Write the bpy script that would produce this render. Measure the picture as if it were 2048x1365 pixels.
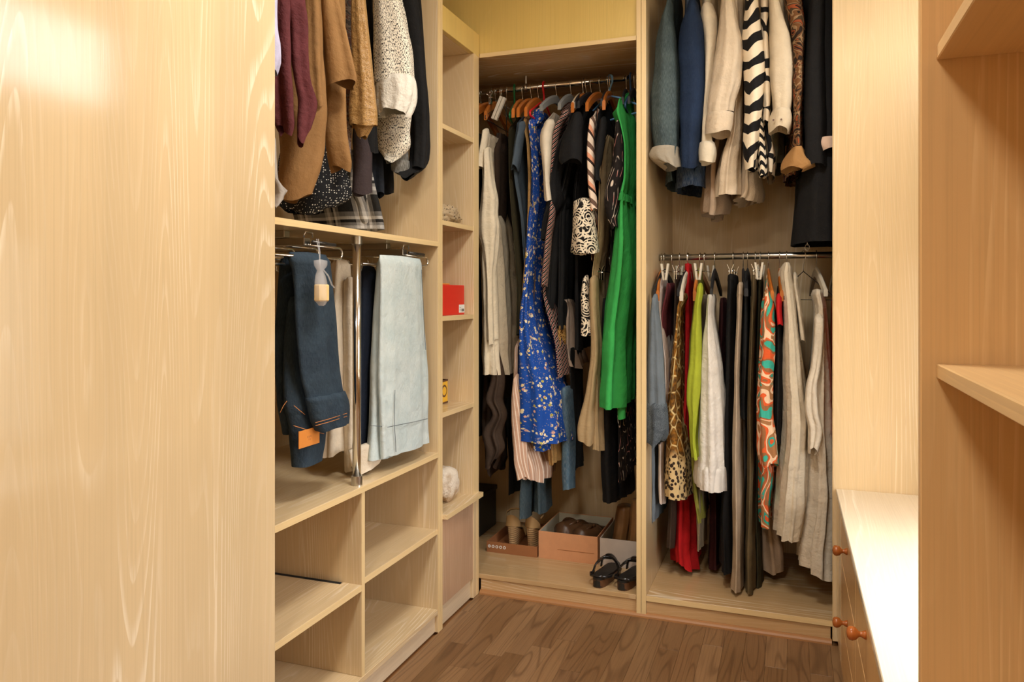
import bpy, bmesh, math, random
from mathutils import Vector, noise
PI = math.pi
scene = bpy.context.scene
COL = scene.collection
for o in list(bpy.data.objects):
    bpy.data.objects.remove(o)

# ---------------------------------------------------------------- camera
cam_d = bpy.data.cameras.new('camera')
cam = bpy.data.objects.new('camera', cam_d)
COL.objects.link(cam)
cam.location = (0, 0, 1.2)
cam.rotation_euler = (PI / 2, 0, math.radians(20.0))
cam_d.sensor_width = 36.0
cam_d.lens = 36.0 * 1522 / 2048
cam_d.shift_y = -92.5 / 2048
cam_d.clip_start = 0.02
scene.camera = cam

# ---------------------------------------------------------------- light
vs = scene.view_settings
vs.view_transform = 'Standard'
vs.look = 'None'
vs.gamma = 1.0
vs.use_curve_mapping = False
vs.exposure = -0.43

world = bpy.data.worlds.new('world')
scene.world = world
world.use_nodes = True
wn = world.node_tree
wn.nodes.clear()
wo = wn.nodes.new('ShaderNodeOutputWorld')
wb = wn.nodes.new('ShaderNodeBackground')
wt = wn.nodes.new('ShaderNodeTexCoord')
ws = wn.nodes.new('ShaderNodeSeparateXYZ')
wr = wn.nodes.new('ShaderNodeValToRGB')
wm = wn.nodes.new('ShaderNodeMapRange')
wm.inputs[1].default_value = -1.0
wm.inputs[2].default_value = 1.0
wn.links.new(wt.outputs['Generated'], ws.inputs[0])
wn.links.new(ws.outputs[2], wm.inputs[0])
wn.links.new(wm.outputs[0], wr.inputs[0])
el = wr.color_ramp.elements
el[0].position = 0.0
el[0].color = (.10, .09, .07, 1)
el[1].position = 1.0
el[1].color = (.92, .96, 1.0, 1)
for p, c in ((0.40, (.16, .15, .12, 1)), (0.46, (.28, .26, .215, 1)), (0.535, (.30, .28, .23, 1)), (0.56, (.97, .98, 1.0, 1))):
    e = el.new(p)
    e.color = c
wn.links.new(wr.outputs[0], wb.inputs[0])
wb.inputs[1].default_value = 15.0
wn.links.new(wb.outputs[0], wo.inputs[0])

def portal(name, loc, rot, sx, sy):
    d = bpy.data.lights.new(name, 'AREA')
    d.shape = 'RECTANGLE'
    d.size, d.size_y = sx, sy
    d.cycles.is_portal = True
    o = bpy.data.objects.new(name, d)
    COL.objects.link(o)
    o.location = loc
    o.rotation_euler = rot
WIN = (1.26, 2.30, 0.58, 1.46)      # daylight window in the right wall: y0, y1, z0, z1
portal('window_portal', (0.66, (WIN[0] + WIN[1]) / 2, (WIN[2] + WIN[3]) / 2), (0, PI / 2, 0), WIN[3] - WIN[2], WIN[1] - WIN[0])
TWIN = (1.26, 2.68, 2.00, 2.44)      # transom window above it
portal('transom_portal', (0.66, (TWIN[0] + TWIN[1]) / 2, (TWIN[2] + TWIN[3]) / 2), (0, PI / 2, 0), TWIN[3] - TWIN[2], TWIN[1] - TWIN[0])
sun_d = bpy.data.lights.new('sun', 'SUN')
sun_d.energy = 9.0
sun_d.angle = math.radians(11)
sun_d.color = (1.0, .93, .82)
sun = bpy.data.objects.new('sun', sun_d)
COL.objects.link(sun)
sun.rotation_euler = Vector((-.20, -.55, -.81)).to_track_quat('-Z', 'Y').to_euler()

# ---------------------------------------------------------------- materials
class MT:
    def __init__(s, name, rough=0.6, spec=0.5):
        s.m = bpy.data.materials.new(name)
        s.m.use_nodes = True
        s.nt = s.m.node_tree
        s.b = s.nt.nodes['Principled BSDF']
        s.b.inputs['Roughness'].default_value = rough
        s.b.inputs['Specular IOR Level'].default_value = spec
        s._uv = None
    def n(s, t, **ins):
        nd = s.nt.nodes.new('ShaderNode' + t)
        for k, v in ins.items():
            k = k.replace('_', ' ')
            if hasattr(v, 'is_output'):
                s.nt.links.new(v, nd.inputs[k])
            else:
                nd.inputs[k].default_value = v
        return nd
    def ma(s, op, a, b=None, c=None):
        nd = s.nt.nodes.new('ShaderNodeMath')
        nd.operation = op
        for i, v in enumerate((a, b, c)):
            if v is None: continue
            if hasattr(v, 'is_output'): s.nt.links.new(v, nd.inputs[i])
            else: nd.inputs[i].default_value = v
        return nd.outputs[0]
    def mix(s, f, a, b, bt='MIX'):
        nd = s.nt.nodes.new('ShaderNodeMix')
        nd.data_type = 'RGBA'
        nd.blend_type = bt
        for i, v in ((0, f), (6, a), (7, b)):
            if hasattr(v, 'is_output'): s.nt.links.new(v, nd.inputs[i])
            elif i == 0: nd.inputs[0].default_value = v
            else: nd.inputs[i].default_value = (*v, 1) if len(v) == 3 else v
        return nd.outputs[2]
    def ramp(s, f, stops, interp='LINEAR'):
        nd = s.nt.nodes.new('ShaderNodeValToRGB')
        r = nd.color_ramp
        r.interpolation = interp
        while len(r.elements) > 1: r.elements.remove(r.elements[-1])
        r.elements[0].position = stops[0][0]; r.elements[0].color = (*stops[0][1], 1)
        for p, c in stops[1:]:
            e = r.elements.new(p); e.color = (*c, 1)
        s.nt.links.new(f, nd.inputs[0])
        return nd.outputs[0]
    def step(s, f, lo, hi):
        nd = s.nt.nodes.new('ShaderNodeMapRange')
        nd.interpolation_type = 'SMOOTHSTEP'
        s.nt.links.new(f, nd.inputs[0])
        nd.inputs[1].default_value = lo; nd.inputs[2].default_value = hi
        return nd.outputs[0]
    @property
    def uv(s):
        if s._uv is None:
            s._uv = s.n('TexCoord').outputs['UV']
        return s._uv
    def sep(s, v):
        nd = s.n('SeparateXYZ'); s.nt.links.new(v, nd.inputs[0]); return nd.outputs
    def map(s, v, scale, loc=(0, 0, 0), rot=(0, 0, 0)):
        nd = s.n('Mapping'); s.nt.links.new(v, nd.inputs['Vector'])
        nd.inputs['Scale'].default_value = scale
        nd.inputs['Location'].default_value = loc
        nd.inputs['Rotation'].default_value = rot
        return nd.outputs[0]
    def noise(s, v, scale, detail=2.0, rough=.5, dist=0.0):
        nd = s.n('TexNoise', Vector=v, Scale=scale, Detail=detail, Roughness=rough, Distortion=dist)
        return nd.outputs[0]
    def vor(s, v, scale, feature='F1', rnd=1.0):
        nd = s.nt.nodes.new('ShaderNodeTexVoronoi')
        nd.feature = feature
        s.nt.links.new(v, nd.inputs['Vector'])
        nd.inputs['Scale'].default_value = scale
        nd.inputs['Randomness'].default_value = rnd
        return nd.outputs
    def col(s, c):
        if hasattr(c, 'is_output'): s.nt.links.new(c, s.b.inputs['Base Color'])
        else: s.b.inputs['Base Color'].default_value = (*c, 1)
    def bump(s, h, strength=.3, dist=.005):
        nd = s.n('Bump', Height=h, Strength=strength, Distance=dist)
        s.nt.links.new(nd.outputs[0], s.b.inputs['Normal'])

def srgb(r, g, b):
    f = lambda c: (c / 255 / 12.92) if c / 255 <= .04045 else ((c / 255 + .055) / 1.055) ** 2.4
    return (f(r), f(g), f(b))
M = {}
def wood(name, base, line, axis='Z', rough=.17, lines=.55, dark=.14, tone=.0):
    t = MT(name, rough)
    oc = t.n('TexCoord').outputs['Object']
    rnd = t.n('ObjectInfo').outputs['Random']
    off = t.n('VectorMath'); off.operation = 'ADD'
    cmb = t.n('CombineXYZ'); 
    r20 = t.ma('MULTIPLY', rnd, 37.0)
    for i in range(3): t.nt.links.new(r20, cmb.inputs[i])
    t.nt.links.new(oc, off.inputs[0]); t.nt.links.new(cmb.outputs[0], off.inputs[1])
    v = off.outputs[0]
    i = 'XYZ'.index(axis)
    sc = lambda a, c: tuple(a if k == i else c for k in range(3))
    big = t.noise(t.map(v, sc(.24, 3.2)), 1.0, 2.4, .44, .1)
    ring = t.ma('FRACT', t.ma('MULTIPLY', big, 66.0))
    ln = t.ma('MULTIPLY', t.step(ring, .55, .93), t.ma('SUBTRACT', 1.0, t.step(ring, .93, 1.0)))
    patch = t.step(t.noise(t.map(v, sc(.8, 8.0), (5, 3, 9)), 1.0, 2.0), .44, .70)
    fib = t.noise(t.map(v, sc(2.4, 260.0)), 1.0, 2.0, .6)
    brk = t.noise(t.map(v, sc(9.0, 190.0)), 1.0, 2.0, .6)
    lnf = t.ma('MULTIPLY', t.ma('ADD', t.ma('MULTIPLY', ln, patch), t.ma('MULTIPLY', ln, .16)), t.step(brk, .28, .6))
    wide = t.noise(t.map(v, sc(.25, 5.0), (2, 8, 1)), 1.0, 3.0, .55)
    c = t.mix(t.step(wide, .3, .75), base, tuple(x * (1 - dark) for x in base))
    c = t.mix(t.ma('MULTIPLY', t.step(fib, .42, .72), .30), c, tuple(x * .74 for x in base))
    c = t.mix(t.ma('MULTIPLY', lnf, lines), c, line)
    t.col(c)
    wav = t.noise(t.map(v, sc(2.0, 6.0)), 1.0, 2.0)
    t.bump(t.ma('ADD', t.ma('MULTIPLY', fib, .35), t.ma('MULTIPLY', wav, 1.6)), .05, .003)
    M[name] = t.m
    return t.m
ASH = srgb(226, 198, 154); ASHL = srgb(251, 237, 211)
for ax in 'YZ':
    wood('ash_' + ax, ASH, ASHL, ax)
wood('ash_X', srgb(204, 168, 120), ASHL, 'X')  # same ash, browned: shade of the back bays put into the colour
EDG = srgb(234, 204, 150)
wood('edge_Z', EDG, ASHL, 'Z', .3, .08, .05)
wood('edge_Y', EDG, ASHL, 'Y', .3, .08, .05)
wood('edge_X', EDG, ASHL, 'X', .3, .08, .05)
wood('ochre_Z', srgb(226, 194, 112), srgb(234, 206, 132), 'Z', .3, .2, .08)
wood('mauve_Z', srgb(196, 160, 128), srgb(232, 208, 184), 'Z', .2, .8, .2)
wood('sunlit_Y', srgb(236, 220, 194), srgb(250, 242, 226), 'Y')  # cabinet top: glare of the sunlight put into a whiter wood colour
wood('door_Z', ASH, ASHL, 'Z', .13)
wood('plinth_X', srgb(206, 168, 120), ASHL, 'X', .35)
wood('plinth_Y', srgb(226, 204, 172), ASHL, 'Y', .35)
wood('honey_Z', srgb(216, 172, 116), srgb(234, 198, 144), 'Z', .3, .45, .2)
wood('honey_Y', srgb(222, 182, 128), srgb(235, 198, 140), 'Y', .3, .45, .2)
wood('hangerwood', srgb(196, 112, 42), srgb(214, 140, 70), 'Y', .3, .2, .3)
wood('knobwood', srgb(176, 96, 40), srgb(196, 120, 60), 'X', .2, .3, .3)

def plankmat():
    t = MT('plank_wood', .36)
    oc = t.n('TexCoord').outputs['Object']
    oi = t.n('ObjectInfo')
    rnd = oi.outputs['Random']
    cmb = t.n('CombineXYZ')
    r = t.ma('MULTIPLY', rnd, 91.0)
    for k in range(3): t.nt.links.new(r, cmb.inputs[k])
    off = t.n('VectorMath'); off.operation = 'ADD'
    t.nt.links.new(oc, off.inputs[0]); t.nt.links.new(cmb.outputs[0], off.inputs[1])
    v = off.outputs[0]
    big = t.noise(t.map(v, (9, 1.1, 9)), 1.0, 1.0, .4, .3)
    ring = t.ma('ABSOLUTE', t.ma('SUBTRACT', t.ma('FRACT', t.ma('MULTIPLY', big, 13.0)), .5))
    fib = t.noise(t.map(v, (260, 4, 260)), 1.0, 2.0, .6)
    base = t.ramp(rnd, [(0, srgb(122, 88, 56)), (.25, srgb(146, 110, 74)), (.5, srgb(132, 97, 64)), (.75, srgb(154, 118, 82)), (1, srgb(118, 84, 54))])
    c = t.mix(t.ma('MULTIPLY', t.step(ring, .3, .5), .42), base, srgb(72, 44, 24))
    c = t.mix(t.ma('MULTIPLY', t.step(fib, .4, .8), .35), c, srgb(78, 50, 30))
    t.col(c)
    t.bump(fib, .08, .002)
    M['plank'] = t.m
plankmat()

def plain(name, c, rough=.6, metal=0.0, spec=.5):
    t = MT(name, rough, spec)
    t.col(c)
    t.b.inputs['Metallic'].default_value = metal
    M[name] = t.m
    return t
plain('chrome', (.78, .77, .74), .14, 1.0)
plain('steel', (.52, .50, .46), .28, 1.0)
plain('darkmetal', (.08, .075, .07), .35, .8)
plain('wallpaint', srgb(226, 214, 190), .8)
plain('ceilpaint', srgb(232, 222, 200), .85)
t = plain('fill_opal', (.9, .88, .84), .5)  # glowing disc of the added fill lamps
t.b.inputs['Emission Color'].default_value = (1.0, .93, .80, 1)
t.b.inputs['Emission Strength'].default_value = 6.0
plain('gap', (.01, .008, .006), .9)
plain('frame_white', srgb(235, 232, 224), .4)
for nm, c, r in (('pl_green', srgb(20, 110, 60), .3), ('pl_red', srgb(214, 26, 30), .3), ('pl_lblue', srgb(120, 172, 220), .35),
                 ('pl_blue', srgb(50, 78, 120), .35), ('pl_beige', srgb(206, 184, 152), .45), ('pl_black', (.012, .012, .014), .6),
                 ('pl_grey', srgb(128, 128, 124), .8), ('pl_white', srgb(216, 206, 186), .45), ('patch', srgb(222, 138, 58), .55),
                 ('thread', srgb(196, 126, 66), .7), ('threadgrey', srgb(92, 100, 104), .8), ('redcard', srgb(222, 52, 34), .45),
                 ('tagwhite', srgb(236, 234, 228), .6), ('yellowtin', srgb(232, 178, 40), .35), ('browntin', srgb(92, 56, 36), .5),
                 ('boxblack', (.014, .014, .014), .5), ('insole', srgb(30, 28, 24), .5), ('patent', (.012, .011, .011), .12),
                 ('solebrown', srgb(96, 62, 38), .45), ('ink', srgb(60, 50, 44), .7), ('boxinner', srgb(196, 190, 168), .8),
                 ('tissue', srgb(222, 226, 214), .8), ('goldleather', srgb(196, 158, 106), .35), ('figurine', srgb(96, 70, 52), .5),
                 ('soap', srgb(240, 206, 140), .5), ('pin', (.8, .78, .74), .25), ('moulding', srgb(170, 120, 74), .45)):
    plain(nm, c, r)
def cardboard(name, c):
    t = MT(name, .75)
    oc = t.n('TexCoord').outputs['Object']
    t.col(t.mix(t.noise(oc, 30, 3), c, tuple(x * .82 for x in c)))
    M[name] = t.m
cardboard('boxbrown', srgb(164, 106, 62)); cardboard('boxorange', srgb(222, 160, 114)); cardboard('boxwhite', srgb(206, 192, 180))
def leather(name, c, rough=.4):
    t = MT(name, rough)
    oc = t.n('TexCoord').outputs['Object']
    t.col(t.mix(t.noise(oc, 22, 4), c, tuple(x * .55 for x in c)))
    t.bump(t.noise(oc, 160, 3), .2, .002)
    M[name] = t.m
leather('brownleather', srgb(92, 62, 38)); leather('tanleather', srgb(150, 106, 62))
def rope():
    t = MT('rope', .85)
    oc = t.n('TexCoord').outputs['Object']
    z = t.sep(oc)[2]
    w = t.ma('ABSOLUTE', t.ma('SUBTRACT', t.ma('FRACT', t.ma('MULTIPLY', z, 105.0)), .5))
    t.col(t.mix(t.step(w, .3, .5), srgb(206, 168, 118), srgb(120, 84, 48)))
    t.bump(w, .5, .004)
    M['rope'] = t.m
rope()
def furmat():
    t = MT('fleece', .95, .1)
    oc = t.n('TexCoord').outputs['Object']
    t.col(t.mix(t.step(t.noise(oc, 18, 4), .48, .72), srgb(240, 226, 206), srgb(196, 168, 136)))
    t.bump(t.noise(oc, 120, 4), .8, .01)
    M['fleece'] = t.m
furmat()
def stonemat():
    t = MT('driftstone', .85, .2)
    oc = t.n('TexCoord').outputs['Object']
    n1 = t.noise(oc, 30, 5, .65)
    sp = t.step(t.vor(oc, 75)[0], .18, .34)
    c = t.mix(n1, srgb(206, 184, 148), srgb(150, 126, 96))
    t.col(t.mix(sp, srgb(58, 44, 34), c))
    t.bump(n1, .7, .01)
    M['driftstone'] = t.m
stonemat()
def glassmat():
    m = bpy.data.materials.new('window_glass'); m.use_nodes = True
    nt = m.node_tree; nt.nodes.clear()
    o = nt.nodes.new('ShaderNodeOutputMaterial'); mx = nt.nodes.new('ShaderNodeMixShader')
    tr = nt.nodes.new('ShaderNodeBsdfTransparent'); gl = nt.nodes.new('ShaderNodeBsdfGlossy')
    gl.inputs['Roughness'].default_value = .02
    mx.inputs[0].default_value = .06
    nt.links.new(tr.outputs[0], mx.inputs[1]); nt.links.new(gl.outputs[0], mx.inputs[2]); nt.links.new(mx.outputs[0], o.inputs[0])
    M['glass'] = m
    m = bpy.data.materials.new('organza'); m.use_nodes = True
    nt = m.node_tree; b = nt.nodes['Principled BSDF']
    b.inputs['Base Color'].default_value = (*srgb(240, 236, 236), 1)
    b.inputs['Alpha'].default_value = .26
    b.inputs['Roughness'].default_value = .5
    M['organza'] = m
glassmat()

# fabrics: UV is in metres (u around the cloth, v height)
def fab(name, c, rough=.85, var=.16, kind=None, sheen=.0, bump=.25, **kw):
    t = MT(name, rough, .25)
    t.b.inputs['Sheen Weight'].default_value = sheen
    uv = t.uv
    u, v, _ = t.sep(uv)
    n = t.noise(uv, 14, 3, .6)
    k = kind
    if k is None:
        col = t.mix(n, c, tuple(x * (1 - 2 * var) for x in c))
    elif k == 'denim':
        st = t.noise(t.map(uv, (520, 60, 1)), 1.0, 2, .6)
        fade = t.step(t.noise(uv, 9, 2), .35, .7)
        col = t.mix(fade, c, kw['c2'])
        col = t.mix(t.ma('MULTIPLY', t.step(st, .4, .7), kw.get('st', .3)), col, kw.get('c3', (.6, .62, .6)))
    elif k == 'floral':
        big = t.vor(uv, 30)
        mask = t.step(t.noise(uv, 20, 1), .42, .50)
        sm = t.vor(t.map(uv, (1, 1, 1), (.37, .21, 0)), 62)
        d = t.ma('ADD', sm[0], t.ma('MULTIPLY', t.noise(uv, 260, 1), .28))
        petal = t.ma('MULTIPLY', t.ma('SUBTRACT', 1.0, t.step(d, .48, .54)), mask)
        tint = t.ramp(t.sep(sm[1])[0], [(0, srgb(246, 232, 192)), (.55, srgb(240, 216, 160)), (.75, srgb(226, 176, 150)), (.9, srgb(200, 190, 90))], 'CONSTANT')
        cen = t.ma('MULTIPLY', t.ma('SUBTRACT', 1.0, t.step(sm[0], .10, .17)), mask)
        dots = t.ma('SUBTRACT', 1.0, t.step(t.vor(t.map(uv, (1, 1, 1), (.9, .4, 0)), 110)[0], .16, .24))
        col = t.mix(n, c, tuple(x * .7 for x in c))
        col = t.mix(t.ma('MULTIPLY', dots, .55), col, srgb(206, 180, 110))
        col = t.mix(petal, col, tint)
        col = t.mix(cen, col, srgb(150, 90, 40))
    elif k == 'plaid':
        def bands(x, f):
            fr = t.ma('FRACT', t.ma('MULTIPLY', x, f))
            a = t.ramp(fr, [(0, (0.02,) * 3), (.30, (.42,) * 3), (.40, (.9,) * 3), (.50, (.42,) * 3), (.58, (.02,) * 3), (.66, (.9,) * 3), (.74, (.3,) * 3), (.86, (.02,) * 3)], 'CONSTANT')
            return a
        col = t.mix(.5, bands(u, 8.0), bands(v, 8.0))
        col = t.mix(1.0, col, (.95, .90, .84), 'MULTIPLY')
    elif k == 'zig':
        f = kw.get('f', 9.0); amp = kw.get('amp', .6)
        tri = t.ma('ABSOLUTE', t.ma('SUBTRACT', t.ma('FRACT', t.ma('MULTIPLY', u, f)), .5))
        ph = t.ma('ADD', t.ma('MULTIPLY', v, kw.get('fv', 13.0)), t.ma('MULTIPLY', tri, amp * 2))
        ph = t.ma('ADD', ph, t.ma('MULTIPLY', t.noise(uv, 7, 1), kw.get('warp', .8)))
        b = t.step(t.ma('ABSOLUTE', t.ma('SUBTRACT', t.ma('FRACT', ph), .5)), .235, .255)
        col = t.mix(b, srgb(20, 18, 18), c)
    elif k == 'giraffe':
        wv = t.map(uv, (1.5, 1, 1))
        e = t.vor(wv, 18, 'DISTANCE_TO_EDGE')[0]
        line = t.ma('SUBTRACT', 1.0, t.step(e, .03, .07))
        gold = t.mix(t.step(t.noise(uv, 60, 3), .35, .65), srgb(160, 104, 34), srgb(92, 62, 28))
        a = t.mix(line, gold, srgb(220, 190, 130))
        e2 = t.vor(wv, 60, 'F1')[0]
        b = t.mix(t.step(e2, .42, .5), srgb(48, 34, 24), srgb(206, 176, 124))
        low = t.ma('SUBTRACT', 1.0, t.step(t.ma('ADD', v, t.ma('MULTIPLY', t.noise(uv, 10, 1), .12)), kw['v0'], kw['v0'] + .03))
        col = t.mix(low, a, b)
    elif k == 'paisley':
        e = t.vor(uv, kw.get('s', 24))
        rings = t.ma('ABSOLUTE', t.ma('SUBTRACT', t.ma('FRACT', t.ma('MULTIPLY', e[0], 6.0)), .5))
        ed = t.vor(uv, kw.get('s', 24) * 3.2, 'DISTANCE_TO_EDGE')[0]
        dots = t.ma('SUBTRACT', 1.0, t.step(ed, .08, .14))
        w = t.ma('MAXIMUM', t.ma('SUBTRACT', 1.0, t.step(rings, .16, .22)), t.ma('MULTIPLY', dots, t.step(t.noise(uv, 30, 1), .42, .5)))
        col = t.mix(w, kw['c2'], c)
    elif k == 'swirl':
        wv = t.noise(uv, kw.get('s', 6.5), .6, .4, 2.6)
        col = t.ramp(wv, kw['stops'], 'CONSTANT')
    elif k == 'stripe':
        ph = t.ma('ADD', t.ma('MULTIPLY', u, kw['fu']), t.ma('MULTIPLY', v, kw['fv']))
        col = t.ramp(t.ma('FRACT', ph), kw['stops'], 'CONSTANT')
    elif k == 'tweed':
        w = t.noise(t.map(uv, (420, 150, 1)), 1.0, 1, .5)
        col = t.mix(t.step(w, .50, .60), c, srgb(46, 42, 38))
    elif k == 'polka':
        w = t.vor(uv, 125, 'F1', .45)[0]
        col = t.mix(t.step(w, .20, .26), srgb(226, 220, 206), c)
    elif k == 'snake':
        e = t.vor(t.map(uv, (1.3, 1, 1)), 170, 'DISTANCE_TO_EDGE')[0]
        col = t.mix(t.step(t.noise(uv, 26, 3), .38, .62), c, srgb(74, 44, 22))
        col = t.mix(t.ma('MULTIPLY', t.step(e, .05, .3), .5), srgb(176, 136, 82), col)
    elif k == 'lines':
        w = t.ma('ABSOLUTE', t.ma('SUBTRACT', t.ma('FRACT', t.ma('MULTIPLY', t.noise(t.map(uv, (2.2, 1, 1)), 9, .5), kw.get('f', 7.0))), .5))
        br = t.step(t.noise(uv, 22, 1), .46, .54)
        col = t.mix(t.ma('MULTIPLY', t.ma('SUBTRACT', 1.0, t.step(w, .05, .1)), br), c, t.mix(t.step(t.noise(uv, 11, 1), .5, .6), srgb(226, 210, 190), srgb(206, 140, 130)))
    elif k == 'arcs':
        w = t.vor(uv, 8.5)[0]
        w = t.ma('ABSOLUTE', t.ma('SUBTRACT', w, .52))
        col = t.mix(t.step(w, .07, .08), srgb(24, 22, 22), c)
    t.col(col)
    wr = t.noise(uv, kw.get('bs', 26), 4, .6)
    t.bump(wr, min(1.0, bump * 1.6), .014)
    M[name] = t.m
    return t
fab('burgundy', srgb(100, 46, 48), var=.2, bump=.4); fab('burgundy2', srgb(112, 50, 54))
fab('tan', srgb(150, 110, 66)); fab('tan2', srgb(158, 117, 71))
fab('mauveprint', srgb(130, 106, 98), kind='swirl', s=26, stops=[(0, srgb(120, 90, 84)), (.42, srgb(96, 92, 92)), (.5, srgb(150, 138, 128)), (.6, srgb(124, 92, 84))])
fab('snake', srgb(136, 94, 50), .35, kind='snake', bump=.5)
fab('black', srgb(24, 23, 23), var=.1); fab('black2', srgb(34, 34, 34), var=.1)
fab('tweed', srgb(238, 228, 208), kind='tweed'); fab('tweedwhite', srgb(240, 232, 216), bump=.5)
fab('greydenim', srgb(98, 94, 86), kind='denim', c2=srgb(70, 68, 64)); fab('plum', srgb(66, 54, 54)); fab('navy', srgb(36, 40, 48))
fab('charcoal', srgb(66, 64, 58)); fab('polka', srgb(26, 26, 28), kind='polka'); fab('plaid', (.5, .5, .5), kind='plaid')
fab('lilac', srgb(206, 200, 226)); fab('palegrey', srgb(176, 166, 156))
for nm, c in (('cream', (242, 226, 196)), ('cream2', (236, 220, 192)), ('cream3', (226, 212, 190)), ('ivory', (234, 218, 192)), ('ivory2', (226, 206, 174)),
              ('linen', (226, 204, 174)), ('gauze', (220, 204, 178)), ('white', (240, 232, 220)), ('whitepink', (232, 214, 200)), ('creamtrouser', (240, 224, 200)),
              ('stone', (200, 176, 146)), ('dustybeige', (198, 172, 146)), ('pinkpale', (226, 196, 174)), ('dustypink', (196, 172, 152)),
              ('khaki', (186, 158, 116)), ('taupe', (190, 168, 142)), ('greybeige', (150, 134, 108)), ('olivebrown', (104, 88, 60)),
              ('olive', (66, 60, 40)), ('slate', (76, 88, 98)), ('green', (66, 186, 92)), ('darkbrown', (74, 58, 46)), ('red', (196, 26, 30)),
              ('lime', (176, 186, 54)), ('limedull', (140, 136, 56)), ('maroon', (64, 26, 26)), ('orange', (206, 82, 34)), ('greyblue', (116, 126, 134)),
              ('greygreen', (116, 110, 88)), ('cuffgrey', (176, 164, 144)), ('abstracttan', (176, 130, 78))):
    fab(nm, srgb(*c), bump=.35 if nm in ('cream3', 'gauze', 'white', 'linen', 'cream') else .25)
fab('lace', srgb(92, 100, 106), kind='paisley', s=60, c2=srgb(60, 66, 72))
fab('sequin', srgb(150, 124, 88), .4, kind='snake')
fab('floral', srgb(32, 84, 178), kind='floral', bump=.15)
fab('redstripe', (.02, .02, .02), kind='stripe', fu=40, fv=-52, stops=[(0, srgb(28, 20, 20)), (.45, srgb(226, 206, 186)), (.58, srgb(120, 34, 36)), (.9, srgb(226, 206, 186))])
fab('goldpaisley', srgb(206, 160, 90), kind='paisley', s=26, c2=srgb(92, 58, 28))
fab('paisley', srgb(236, 220, 192), kind='paisley', s=17, c2=srgb(22, 18, 16))
fab('geopink', (.5, .4, .4), kind='stripe', fu=7, fv=9, stops=[(0, srgb(238, 214, 190)), (.3, srgb(58, 40, 34)), (.42, srgb(230, 158, 122)), (.6, srgb(238, 214, 190)), (.8, srgb(110, 84, 70))])
fab('squiggle', srgb(30, 24, 22), kind='lines')
fab('teal', srgb(62, 80, 88), kind='denim', c2=srgb(50, 66, 74), st=.1); fab('bluejean', srgb(84, 116, 136), kind='denim', c2=srgb(58, 84, 104), st=.2)
fab('pinkstripe', (.6, .45, .4), kind='stripe', fu=70, fv=4, stops=[(0, srgb(204, 164, 138)), (.7, srgb(238, 218, 198))])
fab('denimlight', srgb(66, 78, 78), kind='denim', c2=srgb(52, 64, 66), st=.18, c3=srgb(150, 164, 164)); fab('denimblue', srgb(27, 43, 68), kind='denim', c2=srgb(21, 35, 58), st=.10, c3=srgb(70, 92, 120))
fab('denimnavy', srgb(36, 58, 84), kind='denim', c2=srgb(28, 44, 66), st=.12)
fab('zigzag', srgb(232, 214, 184), kind='zig', f=5.5, amp=.75, fv=13.0, warp=1.2); fab('zigzagsmall', srgb(232, 214, 184), kind='zig', f=24, amp=.5, fv=30, warp=.1)
fab('arcs', srgb(230, 212, 184), kind='arcs')
fab('abstract', (.3, .2, .1), kind='swirl', s=16, stops=[(0, srgb(40, 28, 20)), (.40, srgb(112, 74, 42)), (.48, srgb(150, 120, 86)), (.53, srgb(72, 54, 34)), (.60, srgb(150, 74, 40)), (.66, srgb(44, 32, 24))])
fab('swirl', (.5, .3, .2), kind='swirl', s=7.5, stops=[(0, srgb(60, 170, 148)), (.36, srgb(150, 100, 62)), (.44, srgb(218, 92, 44)), (.50, srgb(232, 196, 160)), (.56, srgb(164, 112, 70)), (.62, srgb(54, 160, 140)), (.67, srgb(216, 88, 42)), (.74, srgb(232, 196, 160))])
fab('giraffe', (.5, .3, .1), kind='giraffe', v0=.64)
fab('jeansdark', srgb(46, 60, 72), kind='denim', c2=srgb(36, 48, 60), st=.16, c3=srgb(92, 108, 120)); fab('jeanslight', srgb(198, 208, 206), kind='denim', c2=srgb(182, 196, 196), st=.25, c3=srgb(226, 230, 226))
fab('navyblack', srgb(30, 38, 54))

# ---------------------------------------------------------------- helpers
WL = {}
def link(o): COL.objects.link(o)
def tag(o, label, cat, group=None, kind=None):
    if label: o['label'] = label
    if cat: o['category'] = cat
    if group: o['group'] = group
    if kind: o['kind'] = kind
    return o
def thing(name, loc, label, cat, group=None, rot=0.0):
    o = bpy.data.objects.new(name, None)
    o.empty_display_size = .05
    link(o)
    o.location = loc
    o.rotation_euler = (0, 0, rot)
    WL[o] = Vector(loc)
    return tag(o, label, cat, group)
def struct(name, loc=(0, 0, 0)):
    o = bpy.data.objects.new(name, None); link(o); o.location = loc
    WL[o] = Vector(loc); o['kind'] = 'structure'
    return o
def mesh_of(bm, name, smooth=False):
    bmesh.ops.recalc_face_normals(bm, faces=bm.faces)
    me = bpy.data.meshes.new(name)
    bm.to_mesh(me); bm.free()
    if smooth:
        for p in me.polygons: p.use_smooth = True
    return me
def part(name, bm, mat, parent, smooth=False, local=False, label=None):
    """a mesh part; bm is in world coordinates unless local"""
    w = WL[parent]
    if not local: bmesh.ops.translate(bm, vec=-w, verts=bm.verts)
    me = mesh_of(bm, name, smooth)
    me.materials.append(M[mat])
    o = bpy.data.objects.new(name, me); link(o)
    o.parent = parent
    WL[o] = w
    if label: o['label'] = label
    return o
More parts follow.
